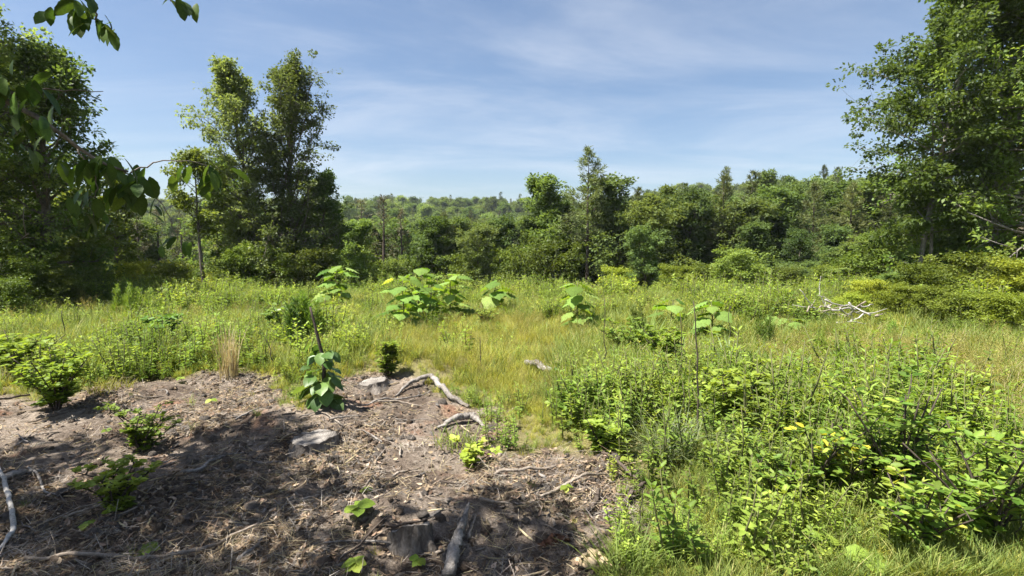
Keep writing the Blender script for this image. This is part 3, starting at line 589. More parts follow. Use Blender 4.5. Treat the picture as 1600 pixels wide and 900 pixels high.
for k, (u, vt, d, w) in enumerate([(30, 420, 11.5, 130), (95, 432, 11.8, 100), (-10, 450, 10.0, 110), (150, 452, 12.6, 90), (1500, 400, 15.2, 150), (1590, 400, 13.8, 150)]):
    bush('shaded understory bush ' + ['under the dark spreading left tree', 'right of the dark spreading left tree', 'at the left edge of the clearing', 'in front of the small understory tree', 'behind the thin pale-barked stem', 'under the dense dark right tree'][k], 2 if k % 2 else 3, u, vt, d, w, 'understory bushes of the tree stands')

# ================================================================== SMALL PLANTS: builders
def blades(g, n, h, spread, lean=.35, w=.004, droop=.35):
    t = np.array([0, .3, .62, .85, 1.0]); az = g.random(n) * 6.283; r = spread * np.sqrt(g.random(n)); a2 = g.random(n) * 6.283
    L = h * g.uniform(.45, 1.1, n); ti = lean * g.uniform(.15, 1.2, n); dr = droop * g.uniform(.2, 1.4, n)
    hx = L[:, None] * (ti[:, None] * t + dr[:, None] * t ** 2); hz = L[:, None] * (t - .45 * dr[:, None] * t ** 2.4)
    ca, sa = np.cos(az)[:, None], np.sin(az)[:, None]
    X = (r * np.cos(a2))[:, None] + hx * ca; Y = (r * np.sin(a2))[:, None] + hx * sa
    tw = g.uniform(-.8, .8, n)[:, None]; wd = w * g.uniform(.6, 1.4, n)[:, None] * np.array([.8, 1, .8, .5, .06])
    sx_, sy_ = -sa * np.cos(tw) + ca * np.sin(tw) * .5, ca * np.cos(tw) + sa * np.sin(tw) * .5
    A = np.stack([X - wd * sx_, Y - wd * sy_, hz], -1); B = np.stack([X + wd * sx_, Y + wd * sy_, hz], -1)
    V = np.stack([A, B], 2).reshape(n, -1, 3); k = V.shape[1]
    q = np.array([(2 * i, 2 * i + 1, 2 * i + 3, 2 * i + 2) for i in range(4)])
    return V.reshape(-1, 3), (q[None] + (np.arange(n) * k)[:, None, None]).reshape(-1, 4), np.repeat(g.random(n), k)
def tuft(seed, n, h, spread, mat, **k):
    g = np.random.default_rng(seed); V, Fq, lv = blades(g, n, h, spread, **k); return make_mesh('blades', V, Fq, M[mat], lv)
def seed_grass(seed, n, h, spread):
    g = np.random.default_rng(seed); G = Geo(); G.add(*blades(g, n, h * .6, spread, .4, .003, .4)); c = n
    az = g.random(c) * 6.283; tilt = g.uniform(.05, .4, c); L = h * g.uniform(.7, 1.15, c); b = g.normal(0, spread * .5, (c, 2))
    D = np.stack([np.cos(az) * tilt, np.sin(az) * tilt, np.ones(c)], -1)
    P0_ = np.concatenate([b, np.zeros((c, 1))], -1)
    V, Fq, lv = place((np.array([(0, -.004, 0), (0, .004, 0), (1, .0015, 0), (1, -.0015, 0)]), np.array([(0, 1, 2, 3)])), P0_, D, g.normal(0, 1, (c, 3)), L); G.add(V, Fq, lv)
    m = 16; s = g.uniform(.62, 1.0, (c, m)); P = P0_[:, None] + nrm(D)[:, None] * (L[:, None] * s)[..., None] + g.normal(0, .018, (c, m, 3)) * (1.25 - s)[..., None] * 2
    P = P.reshape(-1, 3); G.add(*place(KITEN, P, nrm(g.normal(0, .6, P.shape) + (0, 0, .6)), g.normal(0, 1, P.shape), .016 * g.uniform(.6, 1.4, len(P))))
    return G.mesh('blades', M['seed'])
def forb(seed, h, stems, per, leaf, mat, tpl=OVAL, spread=.08, whorl=False, topdense=0.0, tilt=.16, matstem='stem', pet=.35):
    """upright leafy stems: (stems mesh, leaves mesh)"""
    g = np.random.default_rng(seed); S = Geo(); Lf = Geo()
    for s in range(stems):
        b = np.append(g.normal(0, spread, 2), -.02); hh = h * g.uniform(.65, 1.1); dr = np.append(g.normal(0, tilt, 2) + b[:2] * 1.2, 1.0)
        pts = np.array([b + dr * hh * t + np.append(g.normal(0, .02 * h, 2) * t, 0) for t in (0, .33, .66, 1)])
        S.add(*tube(pts, np.array([.0045, .004, .003, .0015]) * (1 + h), 4, True))
        t = np.sort(g.uniform(.12, 1, per) ** (1 - .5 * topdense)); k = t * 3; q = np.minimum(k.astype(int), 2); f = (k - q)[:, None]
        P = pts[q] * (1 - f) + pts[q + 1] * f; az = np.arange(per) * (2.39996 if not whorl else 1.5708) + g.normal(0, .35, per)
        el = g.uniform(.05, .75, per) + .5 * (t > .9); D = np.stack([np.cos(az), np.sin(az), el], -1)
        NN = np.stack([-np.cos(az) * .5, -np.sin(az) * .5, np.ones(per)], -1) + g.normal(0, .25, (per, 3))
        L = leaf * (1.15 - .55 * t) * g.uniform(.7, 1.2, per)
        Lf.add(*place(tpl, P + nrm(D) * (L * pet)[:, None] * .3, D, NN, L, np.clip(.25 + .5 * t + g.normal(0, .15, per), 0, 1)))
    return S.mesh('stems', M[matstem]), Lf.mesh('leaves', M[mat])
def feathery(seed, h, stems, mat='fern', spread=.05, threads=90, tl=.07, tilt=.10, w=.09):
    g = np.random.default_rng(seed); S = Geo(); Lf = Geo()
    for s in range(stems):
        b = np.append(g.normal(0, spread, 2), -.02); hh = h * g.uniform(.6, 1.05); dr = np.append(g.normal(0, tilt, 2), 1.0)
        pts = np.array([b + dr * hh * t for t in (0, .5, 1)]); S.add(*tube(pts, [.006, .005, .002], 4, True))
        t = g.uniform(.1, 1, threads); P = b + dr * (hh * t)[:, None]; az = g.random(threads) * 6.283
        D = np.stack([np.cos(az), np.sin(az), g.uniform(.5, 1.6, threads)], -1)
        Lf.add(*place(kite(w, .2), P, D, g.normal(0, 1, (threads, 3)), tl * (1.25 - .7 * t) * g.uniform(.6, 1.3, threads)))
    return S.mesh('stems', M['stem']), Lf.mesh('leaves', M[mat])
def lowleaf(seed, n, h, r, leaf, mat, tpl=OVALW):
    """sprawling low foliage, three leaflets at a time"""
    g = np.random.default_rng(seed); S = Geo(); P, D, NN, L = [], [], [], []
    for i in range(n):
        a = g.random() * 6.283; rr = r * math.sqrt(g.random()); e = np.array([rr * math.cos(a), rr * math.sin(a), h * g.uniform(.25, 1) * (1 - .4 * rr / r)])
        S.add(*tube(np.array([e * (.3, .3, 0), e * (.8, .8, .6), e]), [.003, .0025, .002], 3, True))
        b = g.random() * 6.283
        for k in (-1.1, 0, 1.1):
            P.append(e); D.append((math.cos(b + k), math.sin(b + k), g.uniform(-.2, .35))); NN.append(np.array([0, 0, 1]) + g.normal(0, .3, 3)); L.append(leaf * g.uniform(.6, 1.2) * (1 if k == 0 else .85))
    Lf = Geo(); Lf.add(*place(tpl, P, D, NN, np.array(L), g.random(len(P)))); return S.mesh('stems', M['stem']), Lf.mesh('leaves', M[mat])
def join(a, b):                              # one datablock from a stems and a leaves mesh, for the scattered stuff only
    import bmesh
    bm = bmesh.new(); bm.from_mesh(a); na_ = len(bm.faces); bm.from_mesh(b); me = bpy.data.meshes.new('plant'); bm.faces.ensure_lookup_table()
    for i in range(na_, len(bm.faces)): bm.faces[i].material_index = 1
    bm.to_mesh(me); bm.free(); me.materials.append(a.materials[0]); me.materials.append(b.materials[0]); return me

# ================================================================== LITTER, GRASS AND WEEDS (nobody could count them)
g = np.random.default_rng(77)
def rot3(n, tilt): return np.stack([g.normal(0, tilt, n), g.normal(0, tilt, n), g.random(n) * 6.283], -1)
# --- litter: dead leaves, chips and bits of twig on the bare soil
LT = []
for i in range(5):
    V, Fq = strip([0, .3, .65, 1], [.04, g.uniform(.18, .3), g.uniform(.14, .26), .01], g.uniform(-.5, .4), g.uniform(-.4, .9), 2); V = V - (.5, 0, 0)
    LT.append(make_mesh('dead_leaf', V, Fq, M['deadleaf'], np.full(len(V), g.random())))
for i in range(5):
    P = np.array([(-.5, 0, 0), (-.15, g.normal(0, .06), .02), (.2, g.normal(0, .06), .03), (.5, g.normal(0, .08), 0)])
    G = Geo(); G.add(*tube(P, np.array([.020, .024, .020, .010]) * g.uniform(.5, 1.6), 4, True)); LT.append(G.mesh('twig', M[['twig', 'dry', 'twig', 'weather', 'dry'][i]]))
for i in range(3):
    P = np.array([(-.5, 0, 0), (0, g.normal(0, .04), .01), (.5, 0, 0)]); V, Fq = tube(P, [.10, .13, .08], 5, True, .3, g); V[:, 2] *= .4
    G = Geo(); G.add(V, Fq); LT.append(G.mesh('wood_chip', M[['weather', 'twig', 'oldbark'][i]]))
for i in range(6):                           # matted straw, needles and leaf scraps
    G = Geo(); n = 34; a = g.normal(g.random() * 3, .9, n); c = g.normal(0, .075, (n, 2)); L = g.uniform(.03, .13, n)
    G.add(*place((np.array([(-.5, -.011, 0), (-.5, .011, 0), (.5, .008, .03), (.5, -.008, .03)]), np.array([(0, 1, 2, 3)])), np.concatenate([c, g.uniform(.001, .014, (n, 1))], -1), np.stack([np.cos(a), np.sin(a), g.normal(0, .18, n)], -1), g.normal(0, .5, (n, 3)) + (0, 0, 1), L))
    LT.append(G.mesh('straw_mat', M[['greystraw', 'deadleaf', 'greystraw', 'dry', 'deadleaf', 'greystraw'][i]]))
for i in range(3):                           # clods and bark lumps
    th = np.arange(7) * 6.283 / 7; V = [np.stack([np.cos(th) * q * g.uniform(.75, 1.25, 7), np.sin(th) * q * g.uniform(.75, 1.25, 7), np.full(7, z) + g.normal(0, .06, 7)], -1) for q, z in ((.42, -.2), (.5, .05), (.36, .3), (.02, .36))]
    j = np.arange(7); LT.append(make_mesh('clod', np.concatenate(V), np.concatenate([np.stack([a * 7 + j, a * 7 + (j + 1) % 7, a * 7 + 7 + (j + 1) % 7, a * 7 + 7 + j], -1) for a in range(3)]), M[['clod', 'clod', 'oldbark'][i]], None, True))
k = 170000; yy = 2.2 + 5.2 * g.random(k) ** 1.35; xx = (g.random(k) * 2 - 1) * (yy * 1.02 + .2)
bb = bare_amount(xx, yy); keep = (g.random(k) < bb * (.16 + 1.1 * sst(-.12, .25, fbm(xx * 1.5, yy * 1.5, 61, 3)))) ; xx, yy = xx[keep][:64000], yy[keep][:64000]; k = len(xx)
pick = g.choice(22, k, p=[.062] * 5 + [.098] * 5 + [.115 / 3] * 3 + [.025 / 6] * 6 + [.06 / 3] * 3)
sc_ = np.where(pick < 5, g.uniform(.012, .042, k), np.where(pick < 10, g.gamma(2.0, .026, k).clip(.015, .20), np.where(pick < 13, g.gamma(2, .020, k).clip(.012, .11), np.where(pick < 19, g.uniform(.6, 1.1, k), g.gamma(2, .016, k).clip(.015, .09)))))
scatter('leaf_litter', 'dead leaves, twig bits and chips strewn over the bare soil', 'litter', np.stack([xx, yy, land(xx, yy) + .006 + .02 * (pick < 5) * g.random(k)], -1), rot3(k, .28), sc_, pick, source_set('litter_piece', LT))
# --- grass
def field_points(n, y0, y1, power, wide=1.04):
    y = y0 + (y1 - y0) * g.random(n) ** power; return (g.random(n) * 2 - 1) * (y * wide + .8), y
GT = [tuft(500 + i, 34, .30, .09, 'grass', w=.0035, lean=.5) for i in range(4)] + [tuft(510 + i, 30, .42, .08, 'grass_g', w=.0042, lean=.4) for i in range(4)] + \
     [seed_grass(520 + i, 22, .46, .10) for i in range(4)] + [tuft(530 + i, 26, .40, .08, 'dry', w=.0028, lean=.45) for i in range(2)]
x, y = field_points(62000, 2.3, 24, 1.45)
b = bare_amount(x, y); fa = inside(FINE_A, x, y); fb = inside(FINE_B, x, y)
pr = np.where(fa, 1.0, np.where(fb, 1.0, .62)) * (.0035 + .9965 * (1 - b) ** 1.2) * (.55 + .9 * sst(-.3, .3, fbm(x * .9, y * .9, 71, 3)))
m = g.random(len(x)) < pr; x, y, fa, fb = x[m], y[m], fa[m], fb[m]; k = len(x)
r_ = g.random(k); red = fbm(x * .5, y * .5, 73, 2) > .02
pick = np.where(fa, np.where(r_ < .74, g.integers(0, 4, k), np.where(r_ < .90, 4 + g.integers(0, 4, k), 8 + g.integers(0, 4, k))),
       np.where(fb, np.where(r_ < .50, g.integers(0, 4, k), np.where(r_ < .72, 4 + g.integers(0, 4, k), np.where(r_ < .9, 8 + g.integers(0, 4, k), 12 + g.integers(0, 2, k)))),
                np.where(r_ < .40, g.integers(0, 4, k), np.where((r_ < .95) | (y < 5), 4 + g.integers(0, 4, k), np.where(r_ < .97, 8 + g.integers(0, 4, k), 12 + g.integers(0, 2, k))))))
scatter('field_grass', 'fine yellow-green grass covering the clearing beyond the bare soil', 'grass', np.stack([x, y, land(x, y) - .01], -1), rot3(k, .12), g.uniform(.5, 1.05, k) * np.where(fa, .75, 1) * (.55 + .45 * sst(3.0, 6.5, y)) * np.where(inside(BARE, x, y), .42, .45 + .55 * sst(.0, .7, edge_dist(BARE, x, y))), pick, source_set('grass_tuft', GT))
print('grass', k)
# --- weeds
SAP = [spot(u, d) for u, d in ((520, 12.6), (628, 9.4), (652, 10.9), (702, 11.0), (672, 9.9), (774, 12), (903, 9.5), (1053, 9.2), (1116, 8.2), (1240, 9.0))]
def low_by_saplings(x, y):                   # the big-leaved saplings stand in lower growth
    f = np.ones(len(x))
    for a, b_ in SAP: f = np.minimum(f, np.where((np.abs(x - a) < 1.0) & (y > b_ - 2.6) & (y < b_ + .6), .5, 1))
    return f
WT = [forb(600 + i, .40, 5, 24, .066, 'weed', OVAL, .08) for i in range(4)] + [forb(610 + i, .50, 4, 30, .080, 'weed_d', NARROW, .07) for i in range(3)] + \
     [forb(620 + i, .36, 5, 18, .068, 'weed_d', OVALW, .09) for i in range(3)] + [lowleaf(630 + i, 26, .26, .26, .075, 'weed_d') for i in range(3)] + [feathery(640 + i, .42, 4, threads=70, spread=.07) for i in range(2)]
WJ = [join(*w) for w in WT]
x, y = field_points(25000, 2.5, 23, 1.2)
b = bare_amount(x, y); fa = inside(FINE_A, x, y); fb = inside(FINE_B, x, y)
pr = np.where(fa, .14, np.where(fb, .28, .95)) * (1 - b) ** 1.7 * (.14 + 1.0 * sst(-.18, .3, fbm(x * .8, y * .8, 81, 3)))
m = g.random(len(x)) < pr; x, y = x[m], y[m]; k = len(x)
zn = fbm(x * .45, y * .45, 83, 2); r_ = g.random(k)
pick = np.where(zn > .05, np.where(r_ < .75, g.integers(0, 4, k), 4 + g.integers(0, 3, k)), np.where(r_ < .30, 4 + g.integers(0, 3, k), np.where(r_ < .5, 7 + g.integers(0, 3, k), np.where(r_ < .68, 10 + g.integers(0, 3, k), np.where(r_ < .90, 13 + g.integers(0, 2, k), g.integers(0, 4, k))))))
scatter('field_weeds', 'mass of bright green leafy weeds spread across the clearing', 'weeds', np.stack([x, y, land(x, y) - .01], -1), rot3(k, .10), g.uniform(.6, 1.15, k) * (.98 + 1.3 * fbm(x * .7, y * .7, 85, 3)) * (1 + .10 * sst(5, 9, y)) * low_by_saplings(x, y) * (.5 + .5 * sst(0, .8, edge_dist(BARE, x, y))), pick, source_set('weed_plant', WJ))
print('weeds', k)
x = g.uniform(.7, 5.5, 2600); y = g.uniform(2.4, 5.2, 2600); m = (bare_amount(x, y) < .1) & (np.abs(x) < y * 1.05 + .5) & ~inside(FINE_B, x, y) & (fbm(x * .9, y * .9, 87, 2) > -.10) & (x + .25 * y > 1.9); x, y = x[m], y[m]; k = len(x)
scatter('corner_weeds', 'tangle of broad-leaved weeds filling the near right corner', 'weeds', np.stack([x, y, land(x, y) - .01], -1), rot3(k, .14), g.uniform(.4, .8, k), g.choice([0, 1, 2, 3, 7, 8, 9, 10, 11, 12], k), source_set('corner_plant', WJ))

# ================================================================== STUMPS AND FALLEN WOOD
def stump(seed, r, h, flare=.5, slant=(0, 0), squash=1.0):
    """(bark mesh, cut face mesh); slant tips the sawn top"""
    g = np.random.default_rng(seed); ns = 40; th = np.arange(ns) * 2 * math.pi / ns
    ph = g.random(5) * 6.28; lob = sum(.07 / (k + 1) * np.cos((k + 2) * th + ph[k]) for k in range(5)); roots = np.maximum(0, np.cos(4 * th + ph[0]) + .5 * np.cos(3 * th + ph[1])) ** 1.5
    zs = [-.10, -.02, h * .2, h * .4, h * .65, h * .85, h]; V = []
    for z in zs:
        q = max(0, 1 - max(z, 0) / h); rr = r * (1 + lob + flare * q ** 2.2 * (.35 + roots)) * (1 + g.normal(0, .028, ns) + .05 * np.sin(11 * th + ph[2]) * (z < h))
        top = (z / h if z > 0 else 0); zz_ = z + top * (slant[0] * np.cos(th) + slant[1] * np.sin(th)) * r + (g.normal(0, .006, ns) if z == h else 0)
        V.append(np.stack([rr * np.cos(th), rr * np.sin(th) * squash, zz_ * np.ones(ns)], -1))
    j = np.arange(ns); j2 = (j + 1) % ns; Fq = np.concatenate([np.stack([i * ns + j, i * ns + j2, (i + 1) * ns + j2, (i + 1) * ns + j], -1) for i in range(len(zs) - 1)])
    bark = make_mesh('bark', np.concatenate(V), Fq, M['oldbark'], None, True)
    rim = V[-1] * (.93, .93, 1); cen = rim.mean(0); D = []
    for k, f in enumerate((1.0, .93, .66, .34, .01)): D.append(cen + (rim - cen) * f + np.array([0, 0, (-.012 if k == 0 else .004) + .0]) + np.stack([0 * th, 0 * th, g.normal(0, .002, ns)], -1))
    Fd = np.concatenate([np.stack([i * ns + j, i * ns + j2, (i + 1) * ns + j2, (i + 1) * ns + j], -1) for i in range(4)])
    return bark, make_mesh('cut_face', np.concatenate(D), Fd, M['cut'], None, False)
p = gp(490, 700); sb = stump(1, .20, .115, .55, (.06, -.10)); thing('tree_stump', 'low sawn tree stump with a smooth grey flat top in dappled shade', 'stump', (p[0], p[1], p[2] - .03), .4, 1, None, [('bark', sb[0]), ('cut_face', sb[1])])
p = gp(582, 606); sb = stump(2, .15, .095, 1.1, (.15, -.12)); thing('tree_stump', 'weathered old stump with spreading roots where the bare soil meets grass', 'stump', (p[0], p[1], p[2] - .03), 1.0, 1, None, [('bark', sb[0]), ('cut_face', sb[1])])
p = gp(640, 850); sb = stump(3, .115, .09, .3, (.45, -.5), .8); thing('tree_stump', 'small half-buried stump with a slanting grey cut and pale bark', 'stump', (p[0], p[1], p[2] - .03), -.25, 1, None, [('bark', sb[0]), ('cut_face', sb[1])])
p = gp(1290, 612); sb = stump(4, .13, .12, .5, (.2, -.3)); thing('tree_stump', 'small grey stump almost hidden in the reddish grass', 'stump', (p[0], p[1], p[2] - .02), .3, 1, None, [('bark', sb[0]), ('cut_face', sb[1])])
def log(name, label, cat, px, rad, mat='weather', lift=None, sides=9, rough=.12, n=None, seed=0, group=None, ragged=False):
    """a fallen piece of wood lying along ground points seen at px; rad in metres from one end to the other"""
    g = np.random.default_rng(seed + len(label)); pts = np.array([gp(u, v) for u, v in px]); n = (n or max(8, 5 * len(px))) * 2; sides += 4; rough *= 1.6
    P = spline(pts, n); r = np.interp(np.linspace(0, 1, n), np.linspace(0, 1, len(rad)), rad) * .82; P[:, 2] = land(P[:, 0], P[:, 1]) + r * .6 + .008
    if lift is not None: P[:, 2] += np.interp(np.linspace(0, 1, n), np.linspace(0, 1, len(lift)), lift)
    P = P + g.normal(0, .12, P.shape) * r[:, None]; o = P[n // 2].copy()
    G = Geo(); G.add(*tube(P - o, r, sides, True, rough, g)); return solo(name, G.mesh(name, M[mat], True), label, cat, o, 0, group)
log('fallen_log', 'arched weathered root log lying at the top of the bare soil', 'log', [(618, 622), (650, 606), (676, 606), (700, 625), (732, 640)], [.013, .028, .034, .034, .018], 'weather', [0, .05, .08, .03, 0], 10, seed=1)
log('fallen_log', 'short grey root log with a forked end beside the grass', 'log', [(684, 672), (712, 664), (738, 662), (757, 672)], [.012, .034, .036, .012], 'weather', [0, .03, .04, .01], 10, seed=2)
log('fallen_log', 'short pale log lying in the fine grass', 'log', [(822, 580), (842, 588), (862, 596)], [.035, .048, .035], 'weather', [.08, .10, .10], 10, seed=3)
log('fallen_log', 'pale grey splintered stick pointing away at the bottom edge', 'stick', [(700, 915), (712, 870), (722, 840), (733, 808)], [.036, .034, .028, .006], 'weather', [.02, .03, .04, .05], 12, .22, 22, seed=4)
log('fallen_branch', 'whitish crooked branch at the left bottom corner', 'branch', [(-6, 735), (12, 780), (22, 835), (4, 866), (-20, 880)], [.014, .016, .016, .012, .008], 'bleach', [.03, .03, .03, .02, .01], 7, seed=5)
log('fallen_branch', 'long thin dark branch along the bottom left edge', 'branch', [(40, 886), (180, 884), (300, 878), (370, 850), (420, 822)], [.010, .012, .012, .010, .006], 'twig', [.02, .03, .03, .03, .02], 6, seed=6)
log('fallen_branch', 'brown straight branch left of the heap of sticks', 'branch', [(772, 752), (815, 748), (868, 741)], [.012, .014, .009], 'twig', [.02, .03, .03], 7, seed=7)
log('fallen_branch', 'long bowed branch crossing the heap of sticks', 'branch', [(845, 786), (880, 772), (915, 756), (950, 753)], [.010, .013, .012, .007], 'twig', [.02, .03, .05, .03], 7, seed=8)
log('fallen_branch', 'dark charred branch at the right end of the heap of sticks', 'branch', [(962, 812), (985, 790), (1008, 768)], [.014, .020, .012], 'bark_pine', [.02, .05, .04], 7, seed=9)
log('fallen_branch', 'dark upper branch lying over the heap of sticks', 'branch', [(940, 722), (965, 740), (1000, 766)], [.010, .014, .014], 'bark_pine', [.05, .07, .05], 7, seed=10)
log('fallen_branch', 'short broken dark stick inside the heap of sticks', 'stick', [(920, 806), (932, 792), (936, 775)], [.018, .018, .010], 'bark_pine', [.01, .02, .03], 7, seed=11)
log('fallen_branch', 'pale curved stick in the shade left of the flat-topped stump', 'stick', [(284, 746), (318, 738), (330, 728), (352, 718)], [.010, .014, .014, .010], 'weather', [.02, .02, .02, .02], 7, seed=12)
log('fallen_branch', 'thick pale root lying at the far left edge', 'branch', [(-20, 762), (30, 748), (70, 742)], [.02, .026, .014], 'weather', [.01, .02, .01], 8, seed=13)
log('fallen_branch', 'thin curved twig looped beside the pale left root', 'twig', [(44, 738), (62, 758), (70, 775), (90, 782)], [.008, .010, .008, .005], 'weather', [.02, .03, .02, .01], 6, seed=14)
log('fallen_branch', 'long thin stick lying across the soil below the arched log', 'stick', [(568, 638), (600, 630), (640, 628), (672, 616)], [.008, .012, .010, .006], 'weather', [.02, .02, .03, .03], 6, seed=15)
log('fallen_branch', 'second long stick just below the arched log', 'stick', [(590, 634), (625, 634), (660, 640)], [.010, .010, .006], 'twig', [.02, .02, .02], 6, seed=16)
log('fallen_branch', 'dark stick lying behind the left leafy shrub', 'stick', [(-10, 634), (22, 629), (48, 626)], [.014, .014, .010], 'bark_pine', [.03, .04, .04], 6, seed=17)
log('fallen_branch', 'dark broken branch poking up from weeds by the glossy shrub', 'branch', [(1182, 742), (1203, 760), (1226, 778)], [.008, .014, .016], 'stalk', [.22, .14, .05], 7, seed=18)
log('fallen_log', 'pale tan split wood chunk at the bottom edge', 'log', [(905, 893), (925, 888), (952, 897)], [.03, .05, .03], 'fresh', [0, .01, 0], 8, .25, seed=19)
log('fallen_branch', 'rotted reddish wood crumbling in the soil near the bottom edge', 'log', [(842, 858), (868, 850), (890, 846)], [.02, .034, .02], 'rust', [-.02, -.015, -.02], 8, .5, seed=20)
log('fallen_log', 'grey broken log piece in the reddish grass', 'log', [(1218, 581), (1240, 581), (1262, 590)], [.03, .05, .03], 'weather', [.08, .10, .08], 8, .2, seed=21)
LM = {(490, 690): 'by the flat-topped stump', (582, 600): 'by the weathered old stump', (640, 850): 'by the half-buried stump', (680, 620): 'by the arched root log', (725, 675): 'by the forked log', (718, 860): 'by the splintered stick', (85, 640): 'by the rounded left shrub',
      (222, 700): 'by the small shaded shrub', (182, 790): 'by the low sprawling shrub', (500, 630): 'by the dark-leaved sprout', (12, 800): 'by the whitish crooked branch', (300, 878): 'by the long bottom branch', (820, 748): 'left of the heap of sticks', (940, 770): 'in the heap of sticks', (865, 852): 'by the rotted reddish wood',
      (320, 735): 'by the pale curved stick', (330, 632): 'by the bright soil seedling', (557, 815): 'by the broad-leaved seedling', (573, 770): 'by the tiny two-leaved seedling', (440, 780): 'in the middle of the shaded soil', (60, 745): 'by the thick pale left root', (130, 830): 'by the tiny bright seedling'}
def near_to(u, v): return LM[min(LM, key=lambda q: (q[0] - u) ** 2 + 4 * (q[1] - v) ** 2)]
g = np.random.default_rng(91); k = 0
while k < 64:
    u = g.uniform(-20, 1010); v = g.uniform(610, 895); p = gp(u, v)
    if bare_amount(p[0], p[1]) < .6 or (inside(FINE_A, p[0], p[1])): continue
    a = g.random() * 3.14; L = g.uniform(.10, .34) * (1.6 if g.random() < .15 else 1); n = 6; t = np.linspace(-.5, .5, n)
    bend = g.normal(0, .12); X = p[0] + L * (t * math.cos(a) - bend * (t * t) * math.sin(a)); Y = p[1] + L * (t * math.sin(a) + bend * t * t * math.cos(a)); r = g.uniform(.004, .011)
    P = np.stack([X, Y, land(X, Y) + r * .8 + .01 + .012 * g.random()], -1) + g.normal(0, .004, (n, 3)); G = Geo(); G.add(*tube(P - p, np.linspace(r, r * .5, n), 6, True, .15, g))
    solo('fallen_twig', G.mesh('fallen_twig', M[['twig', 'weather', 'twig', 'bark_pine'][k % 4]], True), 'short %s dead twig lying %s' % (['brown', 'grey', 'brown', 'dark'][k % 4], near_to(u, v)), 'twig', p, 0, 'twigs strewn on the bare soil'); k += 1
# bleached brush heap in front of the right-hand bushes
p0 = gp(1296, 512); e = thing('brush_pile', 'heap of bleached bare branches in front of the right stand', 'brush pile', p0)
def toward(u, v, d): return at(u, v, d) - p0
for j, (pl, r) in enumerate([([(1312, 508, 9.9), (1285, 492, 9.9), (1262, 474, 9.8), (1248, 456, 9.8)], .017), ([(1296, 492, 10.1), (1284, 472, 10.1), (1280, 458, 10.2), (1284, 436, 10.2)], .013), ([(1300, 500, 10.2), (1301, 480, 10.2), (1290, 470, 10.2), (1278, 468, 10.3)], .010),
      ([(1280, 516, 9.7), (1310, 512, 9.9), (1350, 506, 10.2)], .02), ([(1300, 508, 9.8), (1282, 498, 9.8), (1268, 496, 9.8)], .012), ([(1290, 514, 9.6), (1316, 522, 9.4), (1340, 528, 9.4)], .018), ([(1305, 512, 10), (1325, 496, 10), (1352, 490, 10.1)], .014), ([(1270, 520, 9.6), (1300, 515, 9.7), (1330, 516, 9.8)], .016)]):
    r *= 1.0; P = spline(np.array([toward(*q) for q in pl]), 9) + (0, 0, .06); P = P + np.random.default_rng(j).normal(0, .012, P.shape); G = Geo(); G.add(*tube(P, np.linspace(r, r * .35, 9), 6, True, .1, np.random.default_rng(j))); child('branch', G.mesh('branch', M['bleach'], True), e)
g = np.random.default_rng(93)
for j in range(16):
    a = g.random() * 3.14; c = g.normal(0, .35, 3) * (1.3, .6, 0) + (.25, -.1, .12 + .32 * g.random()); L = g.uniform(.4, 1.0); d_ = np.array([math.cos(a), math.sin(a) * .6, g.normal(0, .25)])
    P = c + np.linspace(-.5, .5, 6)[:, None] * d_ * L + g.normal(0, .02, (6, 3)); G = Geo(); G.add(*tube(P, np.linspace(.018, .006, 6), 5, True)); child('branch', G.mesh('branch', M['bleach' if j % 3 else 'twig'], True), e)

# ================================================================== PLANTS ONE CAN PICK OUT
def leafset(name, tpl, mat, n=4):
    return [make_mesh(name, tpl[0], tpl[1], M[mat], np.full(len(tpl[0]), (i + .5) / n), True) for i in range(n)]
HL = leafset('leaf', HEART, 'paul'); BL = leafset('leaf', BIGLEAF, 'mull'); CL = leafset('leaf', CHEST, 'over'); SL = leafset('leaf', strip([0, .2, .45, .7, .9, 1], [.03, .15, .21, .19, .09, .005], .14, .22), 'shrub', 6); YL = leafset('leaf', OVAL, 'yellow', 2); WL = leafset('leaf', BIGLEAF, 'weed', 3)
def paulownia(label, u, vt, d, pairs, leaf, seed, lean=0):
    x, y = spot(u, d); zb = Z(x, y); h = at(u, vt, d)[2] - zb - .04; g = np.random.default_rng(seed)
    e = thing('big_leaf_sapling', label, 'sapling', (x, y, zb)); pts = np.array([(lean * h * t * t + g.normal(0, .01), g.normal(0, .01), h * t) for t in np.linspace(0, 1, 6)]); pts[0, 2] = -.05
    G = Geo(); G.add(*tube(pts, np.linspace(.016, .007, 6), 7, True)); st = child('stem', G.mesh('stem', M['stem'], True), e)
    for i in range(pairs):
        t = .12 + .88 * (i + .5) / pairs + g.normal(0, .02); t = min(t, 1); b = np.array([np.interp(t, np.linspace(0, 1, 6), pts[:, k]) for k in range(3)])
        for s in (0, 1):
            az = i * 1.571 + s * 3.1416 + g.normal(0, .35); hor = np.array([math.cos(az), math.sin(az), 0]); pl = leaf * g.uniform(.45, .8) * (1.1 - .5 * (t > .92))
            q = b + hor * pl * .9 + np.array([0, 0, pl * g.uniform(.15, .5)]); L = leaf * g.uniform(.7, 1.25) * (1.15 - .25 * t)
            G = Geo(); G.add(*tube(np.array([b, (b + q) / 2 + (0, 0, .03), q]), [.005, .004, .003], 5, True)); child('petiole', G.mesh('petiole', M['stem'], True), e)
            D = hor + np.array([0, 0, g.uniform(-.5, .05)]); NN = np.array([0, 0, 1.]) + hor * .5 + g.normal(0, .22, 3)
            child('leaf', HL[g.integers(0, 4)], e, basis(q, D, NN, L))
paulownia('big-leaved sapling standing apart left of the largest clump', 520, 412, 12.6, 10, .32, 1, .1)
paulownia('front big-leaved sapling of the largest clump, showing a bare lower stem', 628, 428, 9.4, 10, .28, 2)
